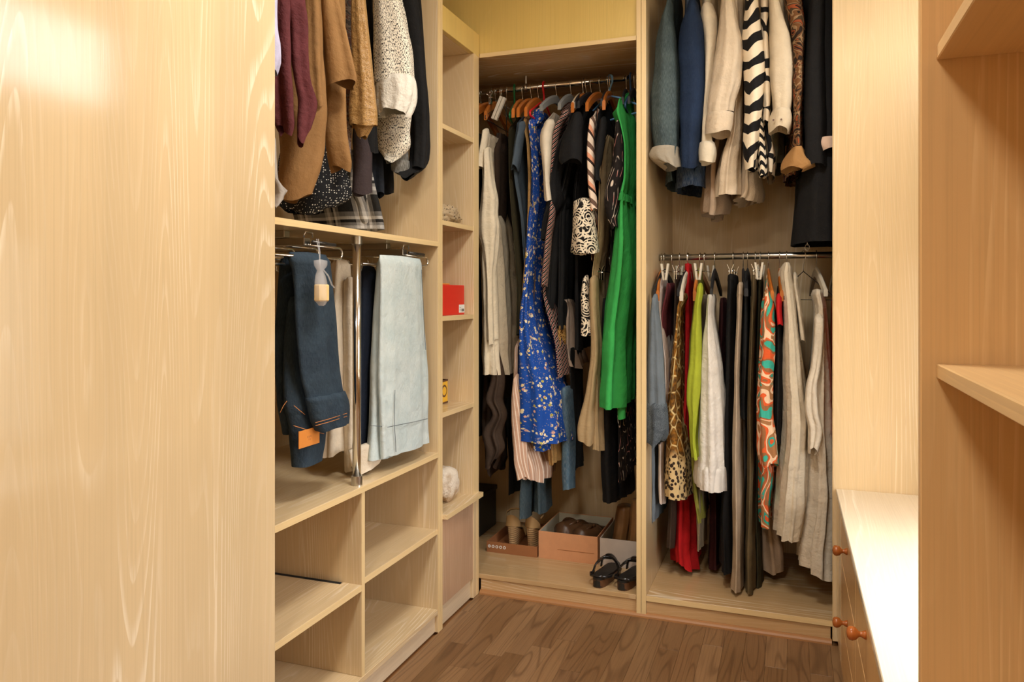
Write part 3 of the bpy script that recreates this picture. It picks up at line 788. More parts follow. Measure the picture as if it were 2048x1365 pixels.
# garments: name, category, label, material, group, hanger kind, hanger label, parts (name, material, options, levels)
GARMENTS = [
    ('blouse', 'blouse', 'burgundy crinkled blouse with ragged sleeve edges, next to the closed door', 'burgundy', 'clothes on the left wardrobe rail', None, None, [('body', None, {'fold': 0.01, 'lam': 0.03, 'hemw': 0.02}, [(2.1523, -1.22, 1.6057, 0.0133, 0.0133), (2.1343, -1.22, 1.6057, 0.0266, 0.0266), (1.9493, -1.22, 1.6167, 0.0213, 0.0213), (1.8231, -1.22, 1.6198, 0.0232, 0.0232), (1.6981, -1.22, 1.6289, 0.0227, 0.0227), (1.6482, -1.22, 1.634, 0.0221, 0.0221), (1.6182, -1.22, 1.636, 0.0135, 0.0135)]), ('sleeve', None, {'fold': 0.011, 'lam': 0.03, 'hemw': 0.024}, [(2.0523, -1.2, 1.6464, 0.0117, 0.0117), (2.0343, -1.2, 1.6464, 0.0235, 0.0235), (1.9576, -1.2, 1.6474, 0.0241, 0.0241), (1.8943, -1.2, 1.6611, 0.0212, 0.0212), (1.8267, -1.2, 1.6643, 0.0206, 0.0206), (1.7624, -1.2, 1.675, 0.0182, 0.0182), (1.6976, -1.2, 1.6935, 0.0216, 0.0216), (1.6508, -1.2, 1.6891, 0.019, 0.019), (1.6138, -1.2, 1.6869, 0.0152, 0.0152)])]),
    ('shirt', 'shirt', 'tan brown shirt hanging lowest in front, just behind the burgundy blouse', 'tan', 'clothes on the left wardrobe rail', None, None, [('body', None, {'fold': 0.011, 'lam': 0.07, 'hemw': 0.01}, [(2.2474, -1.27, 1.7991, 0.0224, 0.0149), (2.2294, -1.27, 1.7991, 0.0448, 0.0299), (1.8762, -1.27, 1.7828, 0.0549, 0.0366), (1.7106, -1.27, 1.7735, 0.0695, 0.0463), (1.6243, -1.27, 1.7736, 0.065, 0.0433), (1.5413, -1.27, 1.76, 0.0602, 0.0402), (1.4996, -1.27, 1.7533, 0.0527, 0.0352), (1.4638, -1.27, 1.7477, 0.0431, 0.0287)]), ('sleeve', None, {'fold': 0.005, 'lam': 0.04, 'hemw': 0.012}, [(2.0957, -1.215, 1.7485, 0.0099, 0.0076), (2.0777, -1.215, 1.7485, 0.0197, 0.0152), (1.9985, -1.215, 1.7542, 0.0233, 0.0179), (1.858, -1.215, 1.76, 0.0255, 0.0196), (1.758, -1.215, 1.7669, 0.0256, 0.0197), (1.7101, -1.215, 1.7716, 0.0257, 0.0197)])]),
    ('shirt', 'shirt', 'tan brown shirt with wide short sleeve, beside the snakeskin print sleeve', 'tan2', 'clothes on the left wardrobe rail', None, None, [('body', None, {'fold': 0.007, 'lam': 0.07, 'hemw': 0.01}, [(2.2963, -1.26, 1.9072, 0.0154, 0.011), (2.2783, -1.26, 1.9072, 0.0308, 0.022), (2.0631, -1.26, 1.9175, 0.0372, 0.0265), (1.8622, -1.26, 1.9306, 0.0327, 0.0233), (1.8096, -1.26, 1.9319, 0.0319, 0.0228), (1.7311, -1.26, 1.9306, 0.0358, 0.0256), (1.6304, -1.26, 1.9438, 0.0391, 0.0279), (1.5981, -1.26, 1.9545, 0.0393, 0.0281), (1.5721, -1.26, 1.9586, 0.0338, 0.0242)]), ('sleeve', None, {'fold': 0.006, 'lam': 0.06, 'hemw': 0.01}, [(2.1155, -1.2, 1.8042, 0.0124, 0.0089), (2.0975, -1.2, 1.8042, 0.0248, 0.0177), (2.0175, -1.2, 1.8127, 0.0286, 0.0204), (1.9278, -1.2, 1.8374, 0.0393, 0.028), (1.8358, -1.2, 1.8601, 0.0471, 0.0337), (1.8127, -1.2, 1.8691, 0.048, 0.0343), (1.7987, -1.2, 1.8691, 0.0435, 0.0311)])]),
    ('shirt', 'shirt', 'mauve and grey print shirt, a narrow strip left of the snakeskin sleeve', 'mauveprint', 'clothes on the left wardrobe rail', None, None, [('body', None, {'fold': 0.004}, [(2.3574, -1.29, 2.0289, 0.0127, 0.0106), (2.3394, -1.29, 2.0289, 0.0253, 0.0211), (2.1102, -1.29, 2.0331, 0.0214, 0.0178), (1.9887, -1.29, 2.0387, 0.0183, 0.0152), (1.7266, -1.29, 2.0416, 0.0135, 0.0113), (1.6489, -1.29, 2.0402, 0.0127, 0.0106), (1.6023, -1.29, 2.0387, 0.0119, 0.0099)])]),
    ('shirt', 'shirt', 'bronze snakeskin print shirt with a straight hanging sleeve', 'snake', 'clothes on the left wardrobe rail', None, None, [('body', 'black', {'fold': 0.004}, [(2.422, -1.3, 2.1662, 0.011, 0.0085), (2.404, -1.3, 2.1662, 0.022, 0.017), (2.1655, -1.3, 2.1818, 0.0239, 0.0184), (1.9353, -1.3, 2.1787, 0.029, 0.0223), (1.7038, -1.3, 2.1661, 0.039, 0.03), (1.6624, -1.3, 2.1708, 0.0382, 0.0294)]), ('sleeve', None, {'fold': 0.004, 'lam': 0.04, 'hemw': 0.006}, [(2.198, -1.225, 1.9994, 0.009, 0.0069), (2.18, -1.225, 1.9994, 0.0181, 0.0139), (2.0919, -1.225, 2.0065, 0.0221, 0.017), (1.9374, -1.225, 2.0223, 0.0309, 0.0238), (1.8061, -1.225, 2.0339, 0.039, 0.03), (1.7416, -1.225, 2.0397, 0.0423, 0.0325), (1.7172, -1.225, 2.0397, 0.0407, 0.0313)]), ('cuff_lining', None, {'fold': 0.004, 'hemw': 0.008}, [(1.7302, -1.235, 2.0534, 0.0362, 0.0278), (1.7054, -1.235, 2.0505, 0.0249, 0.0191), (1.6848, -1.235, 2.0461, 0.0144, 0.0111)])]),
    ('jacket', 'jacket', 'white and black flecked tweed jacket with a rolled white cuff', 'tweed', 'clothes on the left wardrobe rail', None, None, [('body', None, {'fold': 0.003, 'hemw': 0.008}, [(2.4434, -1.255, 2.2337, 0.0229, 0.0153), (2.4254, -1.255, 2.2337, 0.0458, 0.0305), (2.0229, -1.255, 2.2744, 0.0608, 0.0405), (1.8742, -1.255, 2.2848, 0.0628, 0.0419), (1.8064, -1.255, 2.283, 0.0636, 0.0424), (1.7486, -1.255, 2.2796, 0.0582, 0.0388), (1.7011, -1.255, 2.2778, 0.0608, 0.0406), (1.6714, -1.255, 2.2779, 0.0429, 0.0286), (1.6458, -1.255, 2.2507, 0.016, 0.0106)]), ('sleeve', None, {'fold': 0.004}, [(2.2451, -1.205, 2.1272, 0.0178, 0.0132), (2.2271, -1.205, 2.1272, 0.0356, 0.0264), (2.138, -1.205, 2.1448, 0.045, 0.0333), (2.0347, -1.205, 2.1723, 0.0598, 0.0443), (1.9539, -1.205, 2.1888, 0.0686, 0.0508), (1.887, -1.205, 2.1921, 0.0687, 0.0509)]), ('cuff', 'tweedwhite', {'fold': 0.006, 'lam': 0.03, 'hemw': 0.012}, [(1.9034, -1.2, 2.188, 0.0643, 0.0476), (1.8875, -1.2, 2.1897, 0.0686, 0.0508), (1.8624, -1.2, 2.193, 0.0704, 0.0521), (1.8366, -1.2, 2.193, 0.0704, 0.0521), (1.8102, -1.2, 2.1897, 0.0652, 0.0483), (1.7859, -1.2, 2.1798, 0.0515, 0.0381)])]),
    ('jacket', 'jacket', 'long black jacket at the right end of the left rail', 'black', 'clothes on the left wardrobe rail', None, None, [('body', None, {'fold': 0.004, 'hemw': 0.012}, [(2.4652, -1.215, 2.2941, 0.0178, 0.0222), (2.4472, -1.215, 2.2941, 0.0355, 0.0444), (2.0345, -1.215, 2.3505, 0.0323, 0.0404), (1.7694, -1.215, 2.392, 0.028, 0.035), (1.6665, -1.215, 2.3825, 0.0303, 0.0379), (1.6253, -1.215, 2.3412, 0.0314, 0.0393), (1.6012, -1.215, 2.292, 0.0221, 0.0276)]), ('sleeve', None, {'fold': 0.003}, [(2.285, -1.185, 2.2319, 0.0123, 0.0123), (2.267, -1.185, 2.2319, 0.0245, 0.0245), (2.1792, -1.185, 2.2617, 0.0273, 0.0273), (2.0218, -1.185, 2.3178, 0.0253, 0.0253), (1.933, -1.185, 2.3346, 0.0264, 0.0264), (1.8492, -1.185, 2.3478, 0.0256, 0.0256), (1.7597, -1.185, 2.3534, 0.0214, 0.0214), (1.6617, -1.185, 2.3421, 0.0196, 0.0196), (1.6332, -1.185, 2.3346, 0.0196, 0.0196)])]),
    ('jacket', 'jacket', 'grey washed denim jacket, only its round sleeve cuff showing under the tweed', 'greydenim', 'clothes on the left wardrobe rail', None, None, [('sleeve', None, {'fold': 0.002}, [(1.7387, -1.25, 2.3146, 0.0119, 0.0119), (1.7207, -1.25, 2.3146, 0.0238, 0.0238), (1.6745, -1.25, 2.3146, 0.0289, 0.0289), (1.6343, -1.25, 2.32, 0.0298, 0.0298)]), ('cuff', None, {'fold': 0.001}, [(1.6566, -1.248, 2.3109, 0.0322, 0.0322), (1.6367, -1.248, 2.3145, 0.0323, 0.0323), (1.6183, -1.248, 2.3163, 0.0297, 0.0297)])]),
    ('shirt', 'shirt', 'dark plum shirt with straight hanging sleeve below the snakeskin print sleeve', 'plum', 'clothes on the left wardrobe rail', None, None, [('sleeve', None, {'fold': 0.003}, [(1.8498, -1.3, 2.1553, 0.0129, 0.0108), (1.8318, -1.3, 2.1553, 0.0258, 0.0215), (1.7009, -1.3, 2.1492, 0.0291, 0.0242), (1.5714, -1.3, 2.1477, 0.0299, 0.0249), (1.526, -1.3, 2.1461, 0.0307, 0.0256)])]),
    ('scarf', 'scarf', 'frayed navy scarf below the white tweed jacket', 'navy', 'clothes on the left wardrobe rail', None, None, [('body', None, {'fold': 0.007, 'hemw': 0.012}, [(1.832, -1.33, 2.283, 0.0127, 0.0106), (1.814, -1.33, 2.283, 0.0254, 0.0212), (1.7132, -1.33, 2.2914, 0.0246, 0.0205), (1.6104, -1.33, 2.2897, 0.0237, 0.0198), (1.5388, -1.33, 2.2914, 0.0211, 0.0176)])]),
    ('top', 'top', 'small black top hanging between the navy scarf and the grey denim cuff', 'black', 'clothes on the left wardrobe rail', None, None, [('body', None, {'fold': 0.003, 'hemw': 0.003}, [(1.8153, -1.33, 2.3655, 0.0122, 0.0102), (1.7973, -1.33, 2.3655, 0.0244, 0.0203), (1.7101, -1.33, 2.3691, 0.0226, 0.0188), (1.5872, -1.33, 2.3709, 0.0217, 0.0181), (1.5576, -1.33, 2.3726, 0.0208, 0.0173)])]),
    ('blouse', 'blouse', 'sheer charcoal grey blouse behind the tan shirts', 'charcoal', 'clothes on the left wardrobe rail', None, None, [('body', None, {'fold': 0.01, 'lam': 0.06, 'hemw': 0.014}, [(1.7748, -1.42, 2.1463, 0.0297, 0.0165), (1.7568, -1.42, 2.1463, 0.0594, 0.033), (1.6936, -1.42, 2.1608, 0.0688, 0.0382), (1.6104, -1.42, 2.1549, 0.0722, 0.0401), (1.5658, -1.42, 2.1637, 0.0634, 0.0352)])]),
    ('blouse', 'blouse', 'black blouse with white polka dots above the plaid shirt', 'polka', 'clothes on the left wardrobe rail', None, None, [('body', None, {'fold': 0.016, 'lam': 0.09, 'hemw': 0.016}, [(1.6839, -1.46, 2.0893, 0.0516, 0.0287), (1.6659, -1.46, 2.0893, 0.1031, 0.0573), (1.5613, -1.46, 2.0917, 0.1228, 0.0682), (1.5175, -1.46, 2.0889, 0.128, 0.0711), (1.4908, -1.46, 2.0782, 0.1169, 0.0649), (1.4695, -1.46, 2.0678, 0.0882, 0.049)])]),
    ('shirt', 'shirt', 'black and white plaid shirt brushing the shelf', 'plaid', 'clothes on the left wardrobe rail', None, None, [('body', None, {'fold': 0.009, 'lam': 0.12, 'hemw': 0.004}, [(1.6794, -1.48, 2.2004, 0.17, 0.035), (1.5526, -1.48, 2.2425, 0.17, 0.035), (1.4886, -1.48, 2.2724, 0.17, 0.035), (1.4394, -1.48, 2.2927, 0.17, 0.035), (1.4243, -1.48, 2.2961, 0.17, 0.035)]), ('sleeve', None, {'fold': 0.006}, [(1.6398, -1.36, 2.2436, 0.0156, 0.013), (1.6218, -1.36, 2.2436, 0.0312, 0.026), (1.5416, -1.36, 2.25, 0.0348, 0.029), (1.5068, -1.36, 2.2727, 0.0368, 0.0307), (1.4581, -1.36, 2.2991, 0.0407, 0.0339), (1.4302, -1.36, 2.3141, 0.0347, 0.0289)])]),
    ('blouse', 'blouse', 'pale lilac blouse, a sliver of sleeve beside the closed door at the top', 'lilac', 'clothes on the left wardrobe rail', None, None, [('sleeve', None, {'fold': 0.002}, [(1.9838, -1.19, 1.5394, 0.01, 0.0112), (1.9658, -1.19, 1.5394, 0.0201, 0.0223), (1.8455, -1.19, 1.5432, 0.0201, 0.0224), (1.8168, -1.19, 1.5489, 0.0213, 0.0237), (1.7749, -1.19, 1.5518, 0.0208, 0.0231), (1.745, -1.19, 1.5488, 0.0146, 0.0162)])]),
    ('blouse', 'blouse', 'pale grey blouse with a crumpled cuff beside the closed door', 'palegrey', 'clothes on the left wardrobe rail', None, None, [('sleeve', None, {'fold': 0.008, 'lam': 0.03, 'hemw': 0.02}, [(1.5942, -1.19, 1.5355, 0.0089, 0.0099), (1.5762, -1.19, 1.5355, 0.0178, 0.0198), (1.4863, -1.19, 1.5431, 0.0179, 0.0199), (1.4653, -1.19, 1.5605, 0.0238, 0.0264), (1.4514, -1.19, 1.5684, 0.0307, 0.0341), (1.4269, -1.19, 1.547, 0.0224, 0.0249)])]),
    ('dress', 'dress', 'cream linen shirt dress at the left end of the corner wardrobe rail', 'cream', 'clothes on the corner wardrobe rail', 'clip', 'steel clip hanger', [('body', None, {'fold': 0.011, 'lam': 0.05}, [(1.8787, -1.1895, 3.09, 0.006, 0.1552), (1.8727, -1.1895, 3.09, 0.01, 0.16), (1.8024, -1.194, 3.09, 0.01, 0.16), (1.6839, -1.1917, 3.09, 0.01, 0.16), (1.5949, -1.1985, 3.09, 0.01, 0.16), (1.4807, -1.202, 3.09, 0.0434, 0.16), (1.3869, -1.1904, 3.09, 0.0397, 0.16), (1.227, -1.1834, 3.09, 0.0401, 0.16), (1.0134, -1.1787, 3.09, 0.0445, 0.16), (0.862, -1.1763, 3.09, 0.0446, 0.16)]), ('sleeve', None, {'fold': 0.003}, [(1.8914, -1.1817, 2.945, 0.005, 0.0175), (1.8734, -1.1817, 2.93, 0.01, 0.035), (1.8165, -1.1906, 2.93, 0.01, 0.035), (1.7595, -1.1995, 2.93, 0.01, 0.035), (1.7267, -1.2017, 2.93, 0.01, 0.035)]), ('sleeve', None, {'fold': 0.006, 'lam': 0.03, 'hemw': 0.014}, [(1.8149, -1.1772, 2.96, 0.005, 0.02), (1.7969, -1.1772, 2.945, 0.01, 0.04), (1.6731, -1.1726, 2.945, 0.0203, 0.04), (1.5907, -1.1693, 2.945, 0.0346, 0.04), (1.5292, -1.1749, 2.945, 0.0383, 0.04), (1.4778, -1.176, 2.945, 0.0443, 0.04), (1.4057, -1.1704, 2.945, 0.031, 0.04), (1.2617, -1.1658, 2.945, 0.0105, 0.04), (1.0029, -1.1572, 2.945, 0.01, 0.04)])]),
    ('dress', 'dress', 'dark brown ruffled dress below the cream shirt dress', 'darkbrown', 'clothes on the corner wardrobe rail', 'wire', 'bare wire hanger', [('body', None, {'fold': 0.016, 'lam': 0.07, 'hemw': 0.05}, [(1.9029, -1.1836, 3.13, 0.0125, 0.05), (1.8729, -1.1836, 3.14, 0.0166, 0.0715), (1.8179, -1.1836, 3.15, 0.0208, 0.13), (1.392, -1.1966, 3.15, 0.0168, 0.13), (0.8431, -1.2133, 3.15, 0.0403, 0.13), (0.6867, -1.2204, 3.15, 0.0272, 0.13), (0.5794, -1.2263, 3.15, 0.0177, 0.13), (0.441, -1.2166, 3.15, 0.01, 0.13)]), ('ruffle', None, {'fold': 0.014, 'lam': 0.03, 'hemw': 0.03}, [(0.9881, -1.169, 3.005, 0.0069, 0.015), (0.9701, -1.169, 2.99, 0.0139, 0.03), (0.8516, -1.152, 2.99, 0.0208, 0.03), (0.7612, -1.1668, 2.99, 0.0294, 0.03), (0.6999, -1.1397, 2.99, 0.022, 0.03), (0.6145, -1.1736, 2.99, 0.0295, 0.03), (0.5528, -1.1577, 2.99, 0.027, 0.03), (0.4886, -1.178, 2.99, 0.0138, 0.03)])]),
    ('dress', 'dress', 'dark olive dress squeezed between cream dress and slate blue top', 'olive', 'clothes on the corner wardrobe rail', 'wood', 'orange wooden hanger', [('body', None, {'fold': 0.006}, [(1.9648, -1.0898, 3.13, 0.006, 0.05), (1.9348, -1.0898, 3.13, 0.008, 0.0935), (1.8798, -1.0898, 3.13, 0.01, 0.17), (1.6826, -1.0854, 3.13, 0.01, 0.17), (1.386, -1.0634, 3.13, 0.01, 0.17), (1.1794, -1.0524, 3.13, 0.01, 0.17), (1.0348, -1.0546, 3.13, 0.01, 0.17)])]),
    ('top', 'top', 'slate blue top with drooping sleeve left of the blue floral dress', 'slate', 'clothes on the corner wardrobe rail', 'wood', 'orange wooden hanger', [('body', None, {'fold': 0.004}, [(1.9834, -1.0493, 3.13, 0.006, 0.05), (1.9534, -1.0493, 3.13, 0.008, 0.1018), (1.8984, -1.0493, 3.13, 0.01, 0.185), (1.8374, -1.0581, 3.13, 0.01, 0.185), (1.7701, -1.0668, 3.13, 0.01, 0.185), (1.6937, -1.0625, 3.13, 0.01, 0.185), (1.5901, -1.045, 3.13, 0.01, 0.185), (1.487, -1.0297, 3.13, 0.01, 0.185), (1.3228, -1.0189, 3.13, 0.01, 0.185)]), ('sleeve', None, {'fold': 0.003, 'hemw': 0.01}, [(1.9075, -1.0191, 2.94, 0.005, 0.02), (1.8895, -1.0191, 2.925, 0.01, 0.04), (1.8241, -1.0319, 2.925, 0.01, 0.04), (1.7584, -1.0438, 2.925, 0.0117, 0.04), (1.7165, -1.0513, 2.925, 0.01, 0.04)])]),
    ('dress', 'dress', 'beige sequin edged dress, a thin strip along the blue floral dress', 'sequin', 'clothes on the corner wardrobe rail', 'wood', 'orange wooden hanger', [('body', None, {'fold': 0.004}, [(1.9952, -1.0176, 3.13, 0.006, 0.05), (1.9652, -1.0176, 3.125, 0.008, 0.1018), (1.9102, -1.0176, 3.12, 0.01, 0.185), (1.8112, -1.0025, 3.12, 0.01, 0.185), (1.6745, -0.9982, 3.12, 0.01, 0.185), (1.4852, -1.0003, 3.12, 0.01, 0.185), (1.2265, -1.0176, 3.12, 0.01, 0.185), (0.9957, -1.0284, 3.12, 0.01, 0.185)])]),
    ('dress', 'dress', 'long cobalt blue dress with small cream flower print', 'floral', 'clothes on the corner wardrobe rail', 'red', 'red plastic hanger', [('body', None, {'fold': 0.01, 'lam': 0.09, 'hemw': 0.005}, [(1.983, -0.9925, 3.13, 0.006, 0.05), (1.953, -0.9925, 3.115, 0.008, 0.0963), (1.898, -0.9925, 3.1, 0.01, 0.175), (1.8387, -0.9861, 3.1, 0.01, 0.175), (1.7877, -0.9818, 3.1, 0.01, 0.175), (1.672, -0.9776, 3.1, 0.01, 0.175), (1.585, -0.9797, 3.1, 0.01, 0.175), (1.484, -0.9904, 3.1, 0.01, 0.175), (1.3826, -0.9947, 3.1, 0.01, 0.175), (1.2264, -1.0097, 3.1, 0.01, 0.175), (1.0983, -1.0171, 3.1, 0.0289, 0.175), (0.9764, -1.0084, 3.1, 0.0591, 0.175), (0.8006, -0.9866, 3.1, 0.0984, 0.175), (0.7137, -0.9801, 3.1, 0.1035, 0.175), (0.5967, -0.9726, 3.1, 0.1099, 0.175)]), ('lining', None, {'fold': 0.006, 'hemw': 0.006}, [(0.6724, -0.9729, 3.1, 0.032, 0.1261), (0.6664, -0.9729, 3.1, 0.0533, 0.13), (0.5599, -0.9703, 3.1, 0.0445, 0.13)]), ('strap', None, {'fold': 0.004}, [(1.9758, -0.9762, 3.015, 0.011, 0.01), (1.9578, -0.9762, 3.0, 0.022, 0.02), (1.9373, -0.9773, 3.0, 0.0253, 0.02), (1.909, -0.9838, 3.0, 0.0138, 0.02)])]),
    ('blouse', 'blouse', 'ivory satin blouse right of the blue floral dress', 'ivory', 'clothes on the corner wardrobe rail', 'grey', 'grey velvet hanger', [('body', None, {'fold': 0.003}, [(1.9706, -0.9351, 3.13, 0.006, 0.05), (1.9406, -0.9351, 3.13, 0.008, 0.1018), (1.8856, -0.9351, 3.13, 0.01, 0.185), (1.8292, -0.9415, 3.13, 0.01, 0.185), (1.6724, -0.9308, 3.13, 0.01, 0.185), (1.5808, -0.9223, 3.13, 0.01, 0.185)]), ('sleeve', None, {'fold': 0.003}, [(1.9063, -0.901, 2.94, 0.0091, 0.02), (1.8883, -0.901, 2.925, 0.0183, 0.04), (1.8497, -0.9147, 2.925, 0.022, 0.04), (1.816, -0.9168, 2.925, 0.022, 0.04), (1.7502, -0.9126, 2.925, 0.017, 0.04), (1.6626, -0.9092, 2.925, 0.01, 0.04), (1.577, -0.903, 2.925, 0.01, 0.04)])]),
    ('dress', 'dress', 'black dress with thin white and red diagonal stripes', 'redstripe', 'clothes on the corner wardrobe rail', 'grey', 'grey velvet hanger', [('body', None, {'fold': 0.003}, [(2.026, -0.8713, 3.13, 0.006, 0.05), (1.996, -0.8713, 3.14, 0.008, 0.0935), (1.941, -0.8713, 3.15, 0.01, 0.17), (1.8679, -0.9011, 3.15, 0.01, 0.17), (1.7928, -0.9096, 3.15, 0.01, 0.17), (1.5891, -0.9268, 3.15, 0.01, 0.17), (1.4195, -0.9396, 3.15, 0.01, 0.17), (1.2411, -0.9526, 3.15, 0.01, 0.17), (0.9756, -0.8926, 3.15, 0.01, 0.17), (0.8658, -0.8819, 3.15, 0.01, 0.17)]), ('sleeve', None, {'fold': 0.002}, [(1.947, -0.8405, 2.965, 0.0059, 0.015), (1.929, -0.8405, 2.95, 0.0118, 0.03), (1.8874, -0.8698, 2.95, 0.0118, 0.03), (1.8206, -0.8858, 2.95, 0.01, 0.03), (1.7207, -0.89, 2.95, 0.01, 0.03), (1.5408, -0.8984, 2.95, 0.01, 0.03), (1.415, -0.9173, 2.95, 0.01, 0.03), (1.3207, -0.9257, 2.95, 0.0101, 0.03), (1.2382, -0.9321, 2.95, 0.01, 0.03)])]),
    ('tunic', 'tunic', 'wide black tunic with short sleeve in the middle of the corner rail', 'black', 'clothes on the corner wardrobe rail', 'beige', 'beige plastic hanger', [('body', None, {'fold': 0.004, 'hemw': 0.004}, [(1.9873, -0.8193, 3.13, 0.006, 0.05), (1.9573, -0.8193, 3.11, 0.008, 0.0963), (1.9023, -0.8193, 3.09, 0.01, 0.175), (1.7786, -0.8692, 3.09, 0.0232, 0.175), (1.6661, -0.8931, 3.09, 0.0144, 0.175), (1.5805, -0.902, 3.09, 0.0339, 0.175), (1.5011, -0.9234, 3.09, 0.01, 0.175), (1.4231, -0.9339, 3.09, 0.01, 0.175)]), ('sleeve', None, {'fold': 0.002, 'hemw': 0.01}, [(1.9233, -0.7843, 2.93, 0.0088, 0.0225), (1.9053, -0.7843, 2.915, 0.0177, 0.045), (1.8382, -0.7997, 2.915, 0.0347, 0.045), (1.7745, -0.8112, 2.915, 0.0467, 0.045), (1.7435, -0.8142, 2.915, 0.0477, 0.045), (1.7235, -0.8079, 2.915, 0.0392, 0.045)])]),
    ('dress', 'dress', 'long plain black dress behind the wide black tunic', 'black2', 'clothes on the corner wardrobe rail', 'black', 'black flocked hanger', [('body', None, {'fold': 0.01, 'lam': 0.05}, [(1.9976, -0.8178, 3.13, 0.006, 0.05), (1.9676, -0.8178, 3.145, 0.008, 0.088), (1.9126, -0.8178, 3.16, 0.01, 0.16), (1.6909, -0.8601, 3.16, 0.01, 0.16), (1.4266, -0.9229, 3.16, 0.016, 0.16), (1.2618, -0.9319, 3.16, 0.0151, 0.16), (1.1464, -0.9351, 3.16, 0.01, 0.16)])]),
    ('dress', 'dress', 'charcoal black dress with gold paisley border at its hem', 'black2', 'clothes on the corner wardrobe rail', 'wood', 'orange wooden hanger', [('body', None, {'fold': 0.009, 'lam': 0.05}, [(1.9825, -0.8046, 3.13, 0.006, 0.05), (1.9525, -0.8046, 3.15, 0.008, 0.077), (1.8975, -0.8046, 3.17, 0.01, 0.14), (1.5931, -0.8815, 3.17, 0.01, 0.14), (1.2621, -0.8901, 3.17, 0.01, 0.14), (1.0591, -0.8966, 3.17, 0.01, 0.14)]), ('border', 'goldpaisley', {'fold': 0.009, 'lam': 0.05, 'hemw': 0.006}, [(1.0715, -0.8954, 3.168, 0.006, 0.1377), (1.0655, -0.8954, 3.168, 0.01, 0.142), (0.9785, -0.8997, 3.168, 0.01, 0.142)])]),
    ('skirt', 'skirt', 'small dusty pink ruffled skirt below the gold paisley border', 'dustypink', 'clothes on the corner wardrobe rail', None, None, [('body', None, {'fold': 0.012, 'lam': 0.05, 'hemw': 0.012}, [(1.1794, -0.8839, 3.13, 0.0116, 0.05), (1.1494, -0.8839, 3.165, 0.0155, 0.055), (1.0944, -0.8839, 3.2, 0.0193, 0.1), (0.9676, -0.8862, 3.2, 0.0231, 0.1), (0.9086, -0.8807, 3.2, 0.0342, 0.1), (0.894, -0.875, 3.2, 0.0328, 0.1)])]),
    ('kaftan', 'kaftan', 'black kaftan with a white paisley printed sleeve', 'black', 'clothes on the corner wardrobe rail', 'black', 'black flocked hanger', [('body', None, {'fold': 0.006}, [(1.9766, -0.7837, 3.13, 0.006, 0.05), (1.9466, -0.7837, 3.14, 0.008, 0.088), (1.8916, -0.7837, 3.15, 0.01, 0.16), (1.5857, -0.8192, 3.15, 0.01, 0.16), (1.342, -0.815, 3.15, 0.01, 0.16), (0.9768, -0.815, 3.15, 0.01, 0.16)]), ('sleeve', 'paisley', {'fold': 0.002, 'hemw': 0.008}, [(1.5834, -0.7638, 2.945, 0.0194, 0.03), (1.5654, -0.7638, 2.93, 0.0387, 0.06), (1.5109, -0.7628, 2.93, 0.042, 0.06), (1.472, -0.7608, 2.93, 0.0442, 0.06), (1.4137, -0.7598, 2.93, 0.0497, 0.06), (1.3651, -0.759, 2.93, 0.055, 0.06)]), ('hem_panel', 'paisley', {'fold': 0.002}, [(1.2774, -0.7622, 2.975, 0.005, 0.015), (1.2594, -0.7622, 2.96, 0.01, 0.03), (1.196, -0.7656, 2.96, 0.0134, 0.03), (1.1208, -0.7625, 2.96, 0.0168, 0.03), (1.0396, -0.7594, 2.96, 0.0201, 0.03)])]),
    ('blouse', 'blouse', 'blush, white and brown geometric print blouse right of the black tunic', 'geopink', 'clothes on the corner wardrobe rail', 'wood', 'orange wooden hanger', [('body', None, {'fold': 0.003}, [(1.9713, -0.745, 3.13, 0.006, 0.05), (1.9413, -0.745, 3.13, 0.008, 0.0935), (1.8863, -0.745, 3.13, 0.01, 0.17), (1.665, -0.7491, 3.13, 0.01, 0.17), (1.5389, -0.7389, 3.13, 0.01, 0.17), (1.3395, -0.7368, 3.13, 0.01, 0.17)]), ('sleeve', None, {'fold': 0.003}, [(1.9035, -0.726, 2.94, 0.005, 0.0175), (1.8855, -0.726, 2.925, 0.01, 0.035), (1.8392, -0.732, 2.925, 0.01, 0.035), (1.7653, -0.7342, 2.925, 0.0124, 0.035), (1.6541, -0.732, 2.925, 0.01, 0.035), (1.5699, -0.724, 2.925, 0.01, 0.035), (1.5308, -0.72, 2.925, 0.01, 0.035)])]),
    ('jacket', 'jacket', 'short black jacket between geometric blouse and khaki dress', 'black', 'clothes on the corner wardrobe rail', 'black', 'black flocked hanger', [('body', None, {'fold': 0.004}, [(1.9942, -0.71, 3.13, 0.006, 0.05), (1.9642, -0.71, 3.13, 0.008, 0.099), (1.9092, -0.71, 3.13, 0.01, 0.18), (1.7755, -0.7262, 3.13, 0.01, 0.18), (1.6624, -0.7262, 3.13, 0.01, 0.18), (1.5868, -0.7222, 3.13, 0.01, 0.18)]), ('sleeve', None, {'fold': 0.003}, [(1.9002, -0.6841, 2.945, 0.0052, 0.02), (1.8822, -0.6841, 2.93, 0.0105, 0.04), (1.7631, -0.7001, 2.93, 0.0154, 0.04), (1.6762, -0.7083, 2.93, 0.01, 0.04), (1.6429, -0.7043, 2.93, 0.01, 0.04)])]),
